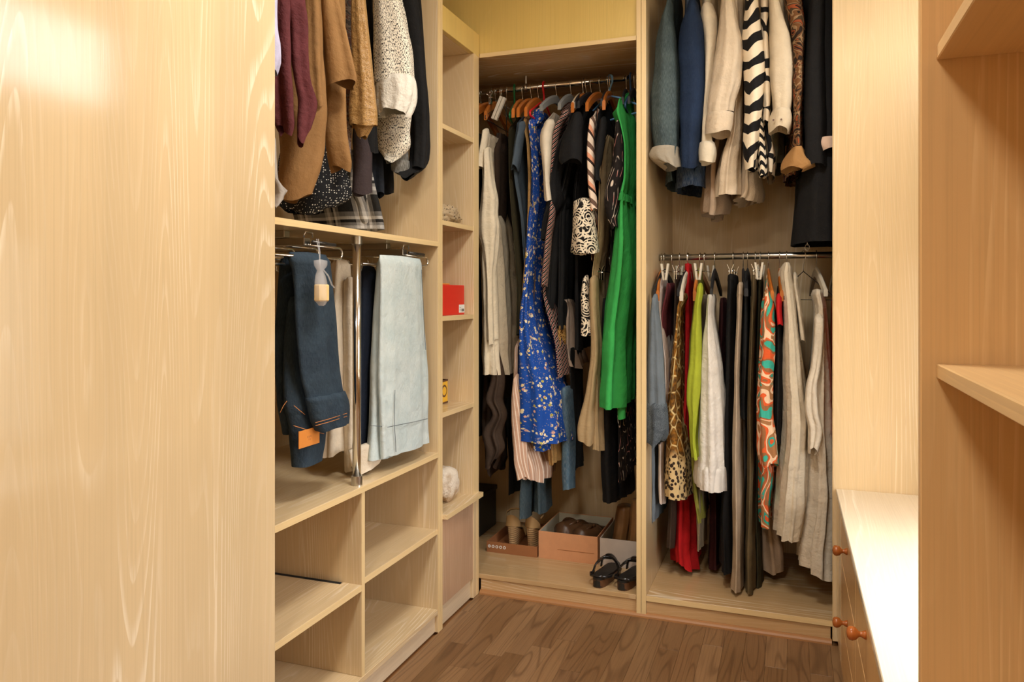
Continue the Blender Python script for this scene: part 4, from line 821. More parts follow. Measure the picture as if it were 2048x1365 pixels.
    ('dress', 'dress', 'long khaki linen dress with split hem left of the green dress', 'khaki', 'clothes on the corner wardrobe rail', 'wood', 'orange wooden hanger', [('body', None, {'fold': 0.008, 'lam': 0.08}, [(1.8589, -0.7018, 3.13, 0.006, 0.05), (1.8289, -0.7018, 3.125, 0.008, 0.0935), (1.7739, -0.7018, 3.12, 0.01, 0.17), (1.6613, -0.7059, 3.12, 0.01, 0.17), (1.4773, -0.7079, 3.12, 0.01, 0.17), (1.2596, -0.7343, 3.12, 0.01, 0.17), (0.9816, -0.7302, 3.12, 0.01, 0.17), (0.8233, -0.718, 3.12, 0.01, 0.17), (0.6645, -0.7202, 3.12, 0.0162, 0.17), (0.5793, -0.7203, 3.12, 0.0254, 0.17)]), ('panel', None, {'fold': 0.005, 'hemw': 0.014}, [(1.277, -0.7297, 2.975, 0.0065, 0.02), (1.259, -0.7297, 2.96, 0.013, 0.04), (0.9839, -0.7185, 2.96, 0.0143, 0.04), (0.8656, -0.7317, 2.96, 0.0155, 0.04), (0.8122, -0.7378, 2.96, 0.0179, 0.04), (0.7268, -0.7522, 2.96, 0.0268, 0.04), (0.6474, -0.7594, 2.96, 0.0324, 0.04), (0.612, -0.7584, 2.96, 0.0291, 0.04)])]),
    ('trousers', 'trousers', 'black trousers hanging below the khaki dress near the partition', 'black', 'clothes on the corner wardrobe rail', 'clip', 'steel clip hanger', [('leg', None, {'fold': 0.004}, [(1.1859, -0.7005, 3.1, 0.006, 0.097), (1.1799, -0.7005, 3.1, 0.01, 0.1), (0.7784, -0.6917, 3.1, 0.0306, 0.1), (0.5776, -0.6928, 3.1, 0.0319, 0.1), (0.357, -0.6896, 3.1, 0.0306, 0.1)]), ('leg', None, {'fold': 0.004}, [(1.1853, -0.6794, 3.2, 0.0088, 0.097), (1.1793, -0.6794, 3.2, 0.0147, 0.1), (0.5611, -0.6537, 3.2, 0.0276, 0.1), (0.3598, -0.6472, 3.2, 0.0191, 0.1)])]),
    ('dress', 'dress', 'black dress with squiggly white and pink lines left of the green dress', 'squiggle', 'clothes on the corner wardrobe rail', 'black', 'black flocked hanger', [('body', None, {'fold': 0.003}, [(1.9846, -0.6338, 3.13, 0.006, 0.05), (1.9546, -0.6338, 3.135, 0.008, 0.0935), (1.8996, -0.6338, 3.14, 0.01, 0.17), (1.5767, -0.662, 3.14, 0.01, 0.17), (1.1802, -0.662, 3.14, 0.01, 0.17), (0.7099, -0.6338, 3.14, 0.01, 0.17), (0.4593, -0.6298, 3.14, 0.01, 0.17)]), ('sleeve', None, {'fold': 0.003}, [(1.8835, -0.6214, 2.94, 0.005, 0.0225), (1.8655, -0.6214, 2.925, 0.01, 0.045), (1.7752, -0.6195, 2.925, 0.0195, 0.045), (1.6987, -0.6234, 2.925, 0.0238, 0.045), (1.6475, -0.6333, 2.925, 0.028, 0.045), (1.5654, -0.6462, 2.925, 0.027, 0.045), (1.5077, -0.6451, 2.925, 0.0172, 0.045), (1.4574, -0.6351, 2.925, 0.01, 0.045)])]),
    ('dress', 'dress', 'emerald green long dress with gathered waist', 'green', 'clothes on the corner wardrobe rail', 'blue', 'blue plastic hanger', [('body', None, {'fold': 0.012, 'lam': 0.1, 'hemw': 0.004}, [(2.0253, -0.6167, 3.13, 0.006, 0.05), (1.9953, -0.6167, 3.095, 0.008, 0.0935), (1.9403, -0.6167, 3.06, 0.01, 0.17), (1.9119, -0.6219, 3.06, 0.032, 0.17), (1.8609, -0.6096, 3.06, 0.019, 0.17), (1.7638, -0.5934, 3.06, 0.01, 0.17), (1.6986, -0.5934, 3.06, 0.01, 0.17), (1.6469, -0.5953, 3.06, 0.01, 0.17), (1.588, -0.6075, 3.06, 0.0143, 0.17), (1.565, -0.6084, 3.06, 0.0169, 0.17), (1.4691, -0.6137, 3.06, 0.0293, 0.17), (1.225, -0.6303, 3.06, 0.0481, 0.17), (1.0649, -0.6456, 3.06, 0.0464, 0.17), (0.8195, -0.6549, 3.06, 0.0525, 0.17), (0.7595, -0.658, 3.06, 0.0537, 0.17)]), ('waistband', None, {'fold': 0.005, 'lam': 0.03, 'hemw': 0.001}, [(1.5961, -0.6053, 3.055, 0.0079, 0.1727), (1.5901, -0.6053, 3.055, 0.0131, 0.178), (1.5634, -0.6063, 3.055, 0.0156, 0.178)]), ('belt_end', None, {'fold': 0.001, 'hemw': 0.004}, [(0.8244, -0.6252, 2.995, 0.0078, 0.01), (0.8064, -0.6252, 2.98, 0.0155, 0.02), (0.7475, -0.6222, 2.98, 0.0165, 0.02), (0.7102, -0.6212, 2.98, 0.0155, 0.02)])]),
    ('trousers', 'trousers', 'dark teal jeans hanging lowest, above the espadrille box', 'teal', 'clothes on the corner wardrobe rail', None, None, [('leg', None, {'fold': 0.004}, [(0.9745, -1.0406, 3.12, 0.0099, 0.0873), (0.9685, -1.0406, 3.12, 0.0165, 0.09), (0.4198, -1.0588, 3.12, 0.0158, 0.09), (0.2464, -1.0634, 3.12, 0.0155, 0.09)]), ('leg', None, {'fold': 0.004}, [(0.9712, -1.0072, 3.18, 0.006, 0.0873), (0.9652, -1.0072, 3.18, 0.01, 0.09), (0.41, -1.0122, 3.18, 0.0232, 0.09), (0.2605, -1.0122, 3.18, 0.0232, 0.09)])]),
    ('shirt', 'shirt', 'pink shirt with thin white stripes below the blue floral dress', 'pinkstripe', 'clothes on the corner wardrobe rail', None, None, [('body', None, {'fold': 0.012, 'lam': 0.06, 'hemw': 0.02}, [(1.0577, -1.0634, 3.13, 0.006, 0.05), (1.0277, -1.0634, 3.13, 0.008, 0.0935), (0.9727, -1.0634, 3.13, 0.01, 0.17), (0.6624, -1.0694, 3.13, 0.0214, 0.17), (0.5607, -1.0445, 3.13, 0.0594, 0.17), (0.4796, -1.0264, 3.13, 0.0661, 0.17), (0.4348, -1.0217, 3.13, 0.0601, 0.17)]), ('tail', None, {'fold': 0.005, 'hemw': 0.012}, [(0.8696, -1.0566, 2.97, 0.005, 0.01), (0.8516, -1.0566, 2.955, 0.01, 0.02), (0.6678, -1.0449, 2.955, 0.0298, 0.02), (0.5252, -1.0362, 2.955, 0.0253, 0.02), (0.4489, -1.0188, 2.955, 0.0252, 0.02)])]),
    ('jeans', 'jeans', 'faded blue jeans leg hanging right of the pink striped shirt', 'bluejean', 'clothes on the corner wardrobe rail', None, None, [('leg', None, {'fold': 0.003}, [(0.8118, -0.8808, 3.1, 0.0121, 0.0582), (0.8058, -0.8808, 3.1, 0.0201, 0.06), (0.5719, -0.8721, 3.1, 0.0255, 0.06), (0.3875, -0.871, 3.1, 0.0242, 0.06)])]),
    ('skirt', 'skirt', 'gold sequin skirt hem peeking out below the blue floral dress', 'sequin', 'clothes on the corner wardrobe rail', None, None, [('body', None, {'fold': 0.006, 'lam': 0.03, 'hemw': 0.01}, [(0.7291, -0.9299, 3.08, 0.0134, 0.0582), (0.7231, -0.9299, 3.08, 0.0223, 0.06), (0.5718, -0.9288, 3.08, 0.0263, 0.06), (0.5263, -0.9266, 3.08, 0.0263, 0.06), (0.4974, -0.9255, 3.08, 0.0223, 0.06)])]),
    ('skirt', 'skirt', 'black skirt hanging right of the faded blue jeans leg', 'black2', 'clothes on the corner wardrobe rail', None, None, [('body', None, {'fold': 0.006}, [(0.9741, -0.8663, 3.2, 0.006, 0.097), (0.9681, -0.8663, 3.2, 0.01, 0.1), (0.5758, -0.8663, 3.2, 0.01, 0.1), (0.4575, -0.8694, 3.2, 0.0218, 0.1)])]),
    ('trousers', 'trousers', 'black trousers left of the dark teal jeans', 'black', 'clothes on the corner wardrobe rail', None, None, [('leg', None, {'fold': 0.004}, [(0.7393, -1.1799, 3.25, 0.0131, 0.0776), (0.7333, -1.1799, 3.25, 0.0218, 0.08), (0.4455, -1.1654, 3.25, 0.0126, 0.08), (0.3126, -1.163, 3.25, 0.0178, 0.08)])]),
    ('coat', 'coat', 'dark grey coat behind the cream shirt dress in the corner', 'charcoal', 'clothes on the corner wardrobe rail', 'wood', 'orange wooden hanger', [('body', None, {'fold': 0.006}, [(1.9113, -1.2861, 3.13, 0.006, 0.05), (1.8813, -1.2861, 3.165, 0.008, 0.0935), (1.8263, -1.2861, 3.2, 0.01, 0.17), (1.1784, -1.2861, 3.2, 0.01, 0.17), (0.574, -1.2815, 3.2, 0.01, 0.17)])]),
    ('jacket', 'jacket', 'light washed denim jacket with turned up cuff beside the partition', 'denimlight', 'clothes on the upper right rail', None, None, [('body', None, {'fold': 0.003}, [(2.4897, -0.4318, 3.13, 0.0074, 0.05), (2.4597, -0.4318, 3.145, 0.0098, 0.0935), (2.4047, -0.4318, 3.16, 0.0123, 0.17), (2.153, -0.4399, 3.16, 0.0115, 0.17), (1.7642, -0.4424, 3.16, 0.01, 0.17), (1.6371, -0.4309, 3.16, 0.0293, 0.17)]), ('sleeve', None, {'fold': 0.003, 'lam': 0.05}, [(2.3103, -0.4222, 2.925, 0.005, 0.0325), (2.2923, -0.4222, 2.91, 0.01, 0.065), (2.2418, -0.4322, 2.91, 0.0204, 0.065), (2.1533, -0.4371, 2.91, 0.0373, 0.065), (2.0293, -0.439, 2.91, 0.0469, 0.065), (1.9425, -0.4438, 2.91, 0.0536, 0.065), (1.8886, -0.4428, 2.91, 0.0527, 0.065), (1.8123, -0.44, 2.91, 0.0498, 0.065), (1.7041, -0.4305, 2.91, 0.0401, 0.065)]), ('cuff', 'cuffgrey', {'fold': 0.004, 'lam': 0.04, 'hemw': 0.012}, [(1.7547, -0.4392, 2.905, 0.0495, 0.07), (1.7291, -0.4439, 2.905, 0.0563, 0.07), (1.7063, -0.4345, 2.905, 0.0505, 0.07), (1.6828, -0.4109, 2.905, 0.0282, 0.07)])]),
    ('jacket', 'jacket', 'dark blue denim jacket with frayed cuff', 'denimblue', 'clothes on the upper right rail', None, None, [('body', 'denimnavy', {'fold': 0.004, 'hemw': 0.006}, [(2.4604, -0.3591, 3.13, 0.0125, 0.05), (2.4304, -0.3591, 3.125, 0.0167, 0.099), (2.3754, -0.3591, 3.12, 0.0209, 0.18), (1.9396, -0.3613, 3.12, 0.0423, 0.18), (1.6933, -0.3652, 3.12, 0.0594, 0.18), (1.6117, -0.3652, 3.12, 0.0594, 0.18)]), ('sleeve', None, {'fold': 0.003, 'hemw': 0.01}, [(2.3007, -0.3358, 2.925, 0.0095, 0.03), (2.2827, -0.3358, 2.91, 0.019, 0.06), (2.2645, -0.3368, 2.91, 0.0219, 0.06), (2.1955, -0.3433, 2.91, 0.0435, 0.06), (2.1094, -0.3452, 2.91, 0.0492, 0.06), (2.0043, -0.3415, 2.91, 0.0473, 0.06), (1.8979, -0.3424, 2.91, 0.0463, 0.06), (1.8063, -0.3461, 2.91, 0.0389, 0.06), (1.6998, -0.347, 2.91, 0.0304, 0.06), (1.6742, -0.3488, 2.91, 0.0304, 0.06)])]),
    ('shirt', 'shirt', 'cream shirt with rolled cuff between blue denim jacket and beige linen shirt', 'cream2', 'clothes on the upper right rail', None, None, [('body', None, {'fold': 0.003}, [(2.4631, -0.2959, 3.13, 0.0154, 0.05), (2.4331, -0.2959, 3.135, 0.0205, 0.0935), (2.3781, -0.2959, 3.14, 0.0256, 0.17), (2.1308, -0.2931, 3.14, 0.0222, 0.17), (1.8463, -0.2989, 3.14, 0.0141, 0.17), (1.7504, -0.2862, 3.14, 0.01, 0.17)]), ('sleeve', None, {'fold': 0.004}, [(2.2959, -0.2869, 2.945, 0.0107, 0.0225), (2.2779, -0.2869, 2.93, 0.0214, 0.045), (2.2367, -0.2824, 2.93, 0.0298, 0.045), (2.164, -0.276, 2.93, 0.0251, 0.045), (2.0428, -0.2805, 2.93, 0.0168, 0.045), (1.9383, -0.2868, 2.93, 0.012, 0.045), (1.8278, -0.2905, 2.93, 0.0159, 0.045), (1.7631, -0.2887, 2.93, 0.0252, 0.045)]), ('cuff', None, {'fold': 0.003}, [(1.7666, -0.2873, 2.925, 0.0278, 0.05), (1.7372, -0.2873, 2.925, 0.0334, 0.05), (1.6932, -0.291, 2.925, 0.0278, 0.05)])]),
    ('shirt', 'shirt', 'beige linen shirt with a buttoned hanging cuff, longest of the pale shirts', 'linen', 'clothes on the upper right rail', None, None, [('body', None, {'fold': 0.006, 'tx': 0.012, 'hemw': 0.008}, [(2.4334, -0.1928, 3.13, 0.0252, 0.05), (2.4034, -0.1928, 3.115, 0.0336, 0.0935), (2.3484, -0.1928, 3.1, 0.042, 0.17), (2.1053, -0.1719, 3.1, 0.0116, 0.17), (1.9586, -0.1832, 3.1, 0.0202, 0.17), (1.811, -0.1889, 3.1, 0.0221, 0.17), (1.7379, -0.2039, 3.1, 0.036, 0.17), (1.6365, -0.2164, 3.1, 0.0487, 0.17), (1.5754, -0.2202, 3.1, 0.0526, 0.17)]), ('sleeve', None, {'fold': 0.005, 'lam': 0.045}, [(2.3167, -0.2124, 2.915, 0.0095, 0.03), (2.2987, -0.2124, 2.9, 0.019, 0.06), (2.2626, -0.2115, 2.9, 0.0253, 0.06), (2.194, -0.2106, 2.9, 0.0335, 0.06), (2.1253, -0.2081, 2.9, 0.0451, 0.06), (2.0574, -0.2127, 2.9, 0.0514, 0.06), (1.9719, -0.2224, 2.9, 0.0524, 0.06), (1.9044, -0.2348, 2.9, 0.0471, 0.06), (1.865, -0.2383, 2.9, 0.0472, 0.06)]), ('cuff', None, {'fold': 0.002, 'hemw': 0.008}, [(1.8647, -0.2379, 2.895, 0.0488, 0.064), (1.8307, -0.2406, 2.895, 0.0498, 0.064), (1.7914, -0.2459, 2.895, 0.048, 0.064)])]),
    ('blouse', 'blouse', 'pinkish beige blouse whose wavy hem hangs lowest among the pale shirts', 'dustybeige', 'clothes on the upper right rail', None, None, [('body', None, {'fold': 0.014, 'lam': 0.09, 'hemw': 0.014}, [(2.222, -0.2124, 3.13, 0.0163, 0.05), (2.192, -0.2124, 3.15, 0.0217, 0.0825), (2.137, -0.2124, 3.17, 0.0272, 0.15), (1.6721, -0.2784, 3.17, 0.0348, 0.15), (1.566, -0.2756, 3.17, 0.0441, 0.15), (1.52, -0.2804, 3.17, 0.0369, 0.15)])]),
    ('shirt', 'shirt', 'stone coloured shirt, its hem just right of the beige linen shirt', 'stone', 'clothes on the upper right rail', None, None, [('body', None, {'fold': 0.008, 'hemw': 0.01}, [(2.211, -0.1394, 3.13, 0.0142, 0.05), (2.181, -0.1394, 3.145, 0.019, 0.0825), (2.126, -0.1394, 3.16, 0.0237, 0.15), (1.673, -0.1489, 3.16, 0.0295, 0.15), (1.5971, -0.1442, 3.16, 0.0382, 0.15), (1.5655, -0.1584, 3.16, 0.047, 0.15)])]),
    ('blouse', 'blouse', 'black and white blouse with bold zigzag print', 'zigzag', 'clothes on the upper right rail', None, None, [('body', None, {'fold': 0.004}, [(2.437, -0.1361, 3.13, 0.0127, 0.05), (2.407, -0.1361, 3.13, 0.017, 0.0935), (2.352, -0.1361, 3.13, 0.0212, 0.17), (2.1099, -0.1306, 3.13, 0.0348, 0.17), (1.8125, -0.1268, 3.13, 0.0233, 0.17), (1.6641, -0.1286, 3.13, 0.0173, 0.17)]), ('sleeve', None, {'fold': 0.003}, [(2.311, -0.1293, 2.92, 0.0109, 0.025), (2.293, -0.1293, 2.905, 0.0217, 0.05), (2.257, -0.1284, 2.905, 0.0226, 0.05), (2.171, -0.1285, 2.905, 0.0313, 0.05), (2.0863, -0.1242, 2.905, 0.0374, 0.05), (2.0179, -0.1198, 2.905, 0.0365, 0.05), (1.9499, -0.1198, 2.905, 0.033, 0.05), (1.8801, -0.1198, 2.905, 0.0295, 0.05), (1.791, -0.125, 2.905, 0.0278, 0.05), (1.7197, -0.1301, 2.905, 0.0226, 0.05), (1.6553, -0.1327, 2.905, 0.0182, 0.05)]), ('sash', 'zigzagsmall', {'fold': 0.002}, [(1.8709, -0.1032, 2.945, 0.0052, 0.015), (1.8529, -0.1032, 2.93, 0.0104, 0.03), (1.8074, -0.1007, 2.93, 0.0148, 0.03), (1.7254, -0.0946, 2.93, 0.0157, 0.03), (1.6527, -0.0902, 2.93, 0.0165, 0.03), (1.631, -0.0911, 2.93, 0.0104, 0.03)])]),
    ('shirt', 'shirt', 'white shirt with sparse black arcs right of the zigzag blouse', 'arcs', 'clothes on the upper right rail', None, None, [('body', None, {'fold': 0.003}, [(2.4295, -0.0822, 3.13, 0.0096, 0.05), (2.3995, -0.0822, 3.13, 0.0128, 0.0935), (2.3445, -0.0822, 3.13, 0.016, 0.17), (1.846, -0.0804, 3.13, 0.018, 0.17), (1.7343, -0.0656, 3.13, 0.0181, 0.17), (1.6515, -0.0675, 3.13, 0.0124, 0.17)]), ('sleeve', None, {'fold': 0.002}, [(2.3176, -0.0814, 2.94, 0.0065, 0.0175), (2.2996, -0.0814, 2.925, 0.013, 0.035), (2.2635, -0.0814, 2.925, 0.013, 0.035), (2.092, -0.0788, 2.925, 0.0138, 0.035), (1.9206, -0.0771, 2.925, 0.0138, 0.035), (1.8271, -0.0788, 2.925, 0.0138, 0.035)])]),
    ('shirt', 'shirt', 'ivory shirt with a buttoned turned up cuff', 'ivory2', 'clothes on the upper right rail', None, None, [('body', None, {'fold': 0.003}, [(2.419, -0.0345, 3.13, 0.0164, 0.05), (2.389, -0.0345, 3.125, 0.0218, 0.0935), (2.334, -0.0345, 3.12, 0.0273, 0.17), (2.0949, -0.0219, 3.12, 0.0364, 0.17), (1.876, -0.0255, 3.12, 0.0328, 0.17), (1.8032, -0.029, 3.12, 0.0255, 0.17)]), ('sleeve', None, {'fold': 0.003, 'lam': 0.05}, [(2.2986, -0.0526, 2.92, 0.0077, 0.0275), (2.2806, -0.0526, 2.905, 0.0154, 0.055), (2.2446, -0.0483, 2.905, 0.0196, 0.055), (2.1761, -0.039, 2.905, 0.0272, 0.055), (2.1079, -0.0297, 2.905, 0.0365, 0.055), (2.0068, -0.0255, 2.905, 0.039, 0.055), (1.922, -0.0255, 2.905, 0.0356, 0.055), (1.8498, -0.028, 2.905, 0.0297, 0.055)]), ('cuff', None, {'fold': 0.003, 'lam': 0.05, 'hemw': 0.012}, [(1.8613, -0.0237, 2.9, 0.0305, 0.06), (1.8403, -0.0246, 2.9, 0.0381, 0.06), (1.8158, -0.0263, 2.9, 0.0415, 0.06), (1.7879, -0.0305, 2.9, 0.0339, 0.06)])]),
    ('top', 'top', 'grey green top with black print peeking below the ivory cuff', 'greygreen', 'clothes on the upper right rail', None, None, [('body', None, {'fold': 0.008, 'hemw': 0.012}, [(2.0157, -0.0403, 3.13, 0.011, 0.05), (1.9857, -0.0403, 3.14, 0.0147, 0.0715), (1.9307, -0.0403, 3.15, 0.0184, 0.13), (1.8092, -0.044, 3.15, 0.0221, 0.13), (1.7442, -0.0533, 3.15, 0.0314, 0.13), (1.6953, -0.0514, 3.15, 0.0258, 0.13)])]),
    ('blouse', 'blouse', 'brown abstract print blouse with flared sleeve beside the black coat', 'abstract', 'clothes on the upper right rail', None, None, [('body', None, {'fold': 0.004}, [(2.4186, 0.0236, 3.13, 0.0163, 0.05), (2.3886, 0.0236, 3.135, 0.0217, 0.0935), (2.3336, 0.0236, 3.14, 0.0272, 0.17), (2.0947, 0.0344, 3.14, 0.0234, 0.17), (1.7304, 0.0218, 3.14, 0.029, 0.17), (1.6357, 0.0127, 3.14, 0.0272, 0.17)]), ('sleeve', None, {'fold': 0.003}, [(2.2933, 0.0135, 2.925, 0.0135, 0.025), (2.2753, 0.0135, 2.91, 0.0269, 0.05), (2.2396, 0.0168, 2.91, 0.0286, 0.05), (2.1533, 0.0311, 2.91, 0.0243, 0.05), (2.0369, 0.0337, 2.91, 0.0167, 0.05), (1.9035, 0.0311, 2.91, 0.0142, 0.05), (1.7804, 0.0312, 2.91, 0.0109, 0.05), (1.7172, 0.0295, 2.91, 0.0176, 0.05)]), ('cuff', 'abstracttan', {'fold': 0.006, 'lam': 0.05, 'hemw': 0.012}, [(1.7225, 0.0286, 2.905, 0.0184, 0.055), (1.6878, 0.0226, 2.905, 0.0377, 0.055), (1.6593, 0.0299, 2.905, 0.0535, 0.055), (1.6428, 0.0117, 2.905, 0.0319, 0.055)])]),
    ('coat', 'coat', 'long black coat, hanging lowest on the upper right rail', 'black', 'clothes on the upper right rail', None, None, [('body', None, {'fold': 0.007, 'lam': 0.09, 'hemw': 0.004}, [(2.3742, 0.1222, 3.13, 0.0434, 0.05), (2.3442, 0.1222, 3.105, 0.0579, 0.1045), (2.2892, 0.1222, 3.08, 0.0724, 0.19), (1.8853, 0.1205, 3.08, 0.0742, 0.19), (1.6344, 0.1143, 3.08, 0.0804, 0.19), (1.4992, 0.1082, 3.08, 0.0867, 0.19), (1.3867, 0.102, 3.08, 0.093, 0.19)]), ('sleeve', None, {'fold': 0.003}, [(2.2805, 0.0933, 2.92, 0.0132, 0.025), (2.2625, 0.0933, 2.905, 0.0263, 0.05), (2.054, 0.0883, 2.905, 0.0313, 0.05), (1.793, 0.0833, 2.905, 0.0363, 0.05), (1.6532, 0.0866, 2.905, 0.0363, 0.05)])]),
    ('shirt', 'shirt', 'pale pink shirt at the far right end of the upper rail', 'pinkpale', 'clothes on the upper right rail', None, None, [('body', None, {'fold': 0.004}, [(2.3857, 0.1774, 3.13, 0.01, 0.05), (2.3557, 0.1774, 3.115, 0.0133, 0.088), (2.3007, 0.1774, 3.1, 0.0166, 0.16), (2.0346, 0.1757, 3.1, 0.0224, 0.16), (1.786, 0.1748, 3.1, 0.0233, 0.16), (1.6441, 0.173, 3.1, 0.0252, 0.16)]), ('cuff', None, {'fold': 0.002}, [(1.7511, 0.1316, 2.885, 0.0291, 0.03), (1.7307, 0.1267, 2.885, 0.0373, 0.03), (1.7077, 0.1333, 2.885, 0.0275, 0.03)])]),
    ('blouse', 'blouse', 'grey blue blouse with lace sleeve edge, leftmost on the lower rail', 'greyblue', 'clothes on the lower right rail', 'wood', 'orange wooden hanger', [('body', None, {'fold': 0.003}, [(1.2657, -0.4884, 3.13, 0.006, 0.05), (1.2357, -0.4884, 3.13, 0.008, 0.099), (1.1807, -0.4884, 3.13, 0.01, 0.18), (0.9875, -0.4923, 3.13, 0.01, 0.18), (0.6008, -0.4962, 3.13, 0.01, 0.18), (0.3169, -0.4942, 3.13, 0.01, 0.18)]), ('sleeve', None, {'fold': 0.004, 'lam': 0.03}, [(1.2013, -0.4717, 2.877, 0.005, 0.015), (1.1833, -0.4717, 2.862, 0.01, 0.03), (1.1369, -0.4735, 2.862, 0.0141, 0.03), (1.085, -0.4726, 2.862, 0.0209, 0.03), (0.9775, -0.4698, 2.862, 0.0275, 0.03), (0.8849, -0.468, 2.862, 0.0313, 0.03), (0.7831, -0.4652, 2.862, 0.0361, 0.03)]), ('lace_edge', 'lace', {'fold': 0.005, 'lam': 0.03, 'hemw': 0.016}, [(0.8072, -0.4639, 2.875, 0.0185, 0.016), (0.7892, -0.4639, 2.86, 0.0369, 0.032), (0.7375, -0.463, 2.86, 0.0379, 0.032), (0.6821, -0.4611, 2.86, 0.0341, 0.032), (0.6485, -0.4657, 2.86, 0.0236, 0.032)])]),
    ('dress', 'dress', 'white dress strip right of the grey blue blouse', 'whitepink', 'clothes on the lower right rail', 'black', 'black flocked hanger', [('body', None, {'fold': 0.003}, [(1.2889, -0.4765, 3.13, 0.006, 0.05), (1.2589, -0.4765, 3.115, 0.008, 0.0825), (1.2039, -0.4765, 3.1, 0.01, 0.15), (1.1344, -0.4765, 3.1, 0.01, 0.15), (1.044, -0.463, 3.1, 0.01, 0.15), (0.9309, -0.4477, 3.1, 0.01, 0.15), (0.8291, -0.4457, 3.1, 0.01, 0.15), (0.6315, -0.4707, 3.1, 0.01, 0.15), (0.3912, -0.4649, 3.1, 0.01, 0.15)])]),
    ('trousers', 'trousers', 'burgundy trousers clipped beside the white dress', 'burgundy2', 'clothes on the lower right rail', 'peg', 'white clip hanger', [('leg', None, {'fold': 0.003}, [(1.2448, -0.4444, 3.12, 0.006, 0.1358), (1.2388, -0.4444, 3.12, 0.01, 0.14), (1.1028, -0.4637, 3.12, 0.0141, 0.14), (0.9862, -0.4599, 3.12, 0.01, 0.14), (0.8316, -0.4405, 3.12, 0.01, 0.14), (0.5991, -0.4386, 3.12, 0.01, 0.14)])]),
    ('trousers', 'trousers', 'dark brown trousers clipped behind the giraffe print dress', 'darkbrown', 'clothes on the lower right rail', 'clip', 'steel clip hanger', [('leg', None, {'fold': 0.003}, [(1.2782, -0.4159, 3.15, 0.006, 0.1358), (1.2722, -0.4159, 3.15, 0.01, 0.14), (0.9852, -0.4208, 3.15, 0.0153, 0.14), (0.5939, -0.4309, 3.15, 0.0178, 0.14), (0.2019, -0.4389, 3.15, 0.0176, 0.14)])]),
    ('dress', 'dress', 'brown and gold giraffe print dress with spotted hem', 'giraffe', 'clothes on the lower right rail', 'black', 'black flocked hanger', [('body', None, {'fold': 0.004}, [(1.2041, -0.3836, 3.08, 0.006, 0.1503), (1.1981, -0.3836, 3.08, 0.01, 0.155), (1.1545, -0.3948, 3.08, 0.01, 0.155), (1.0825, -0.4005, 3.08, 0.01, 0.155), (1.0103, -0.4053, 3.08, 0.0153, 0.155), (0.9191, -0.4093, 3.08, 0.021, 0.155), (0.8773, -0.4102, 3.08, 0.0224, 0.155), (0.7516, -0.4182, 3.08, 0.0297, 0.155), (0.6436, -0.4142, 3.08, 0.0368, 0.155), (0.5355, -0.4125, 3.08, 0.0478, 0.155), (0.4179, -0.4115, 3.08, 0.051, 0.155)])]),
    ('scarf', 'scarf', 'deep red scarf hanging low behind the giraffe print dress', 'red', 'clothes on the lower right rail', 'whitewood', 'white wooden hanger with clips', [('body', None, {'fold': 0.012, 'lam': 0.06, 'hemw': 0.03}, [(1.3244, -0.3819, 3.13, 0.006, 0.05), (1.2944, -0.3819, 3.15, 0.008, 0.066), (1.2394, -0.3819, 3.17, 0.01, 0.12), (0.9835, -0.378, 3.17, 0.01, 0.12), (0.3916, -0.3946, 3.17, 0.0319, 0.12), (0.2337, -0.3956, 3.17, 0.0417, 0.12), (0.12, -0.3906, 3.17, 0.0428, 0.12)])]),
    ('shirt', 'shirt', 'lime green shirt left of the white sleeveless top', 'lime', 'clothes on the lower right rail', 'wood', 'orange wooden hanger', [('body', 'limedull', {'fold': 0.005}, [(1.3041, -0.3348, 3.13, 0.006, 0.05), (1.2741, -0.3348, 3.13, 0.008, 0.088), (1.2191, -0.3348, 3.13, 0.01, 0.16), (0.9896, -0.3507, 3.13, 0.0154, 0.16), (0.6074, -0.3461, 3.13, 0.01, 0.16), (0.4361, -0.3385, 3.13, 0.01, 0.16), (0.3269, -0.3235, 3.13, 0.01, 0.16)]), ('sleeve', None, {'fold': 0.004, 'lam': 0.03}, [(1.2421, -0.3139, 2.94, 0.005, 0.02), (1.2241, -0.3139, 2.925, 0.01, 0.04), (1.1555, -0.3229, 2.925, 0.0121, 0.04), (1.0498, -0.3276, 2.925, 0.0188, 0.04), (0.9402, -0.3312, 2.925, 0.0225, 0.04), (0.8844, -0.3358, 2.925, 0.0254, 0.04), (0.797, -0.3386, 2.925, 0.0226, 0.04), (0.7433, -0.3349, 2.925, 0.015, 0.04), (0.6616, -0.3358, 2.925, 0.0101, 0.04), (0.5877, -0.3303, 2.925, 0.01, 0.04)])]),
    ('trousers', 'trousers', 'grey beige trousers clipped between lime shirt and white top', 'greybeige', 'clothes on the lower right rail', 'peg', 'grey clip hanger', [('leg', None, {'fold': 0.003}, [(1.1983, -0.3169, 3.14, 0.006, 0.1358), (1.1923, -0.3169, 3.14, 0.01, 0.14), (0.796, -0.3188, 3.14, 0.01, 0.14), (0.2103, -0.3264, 3.14, 0.01, 0.14)])]),
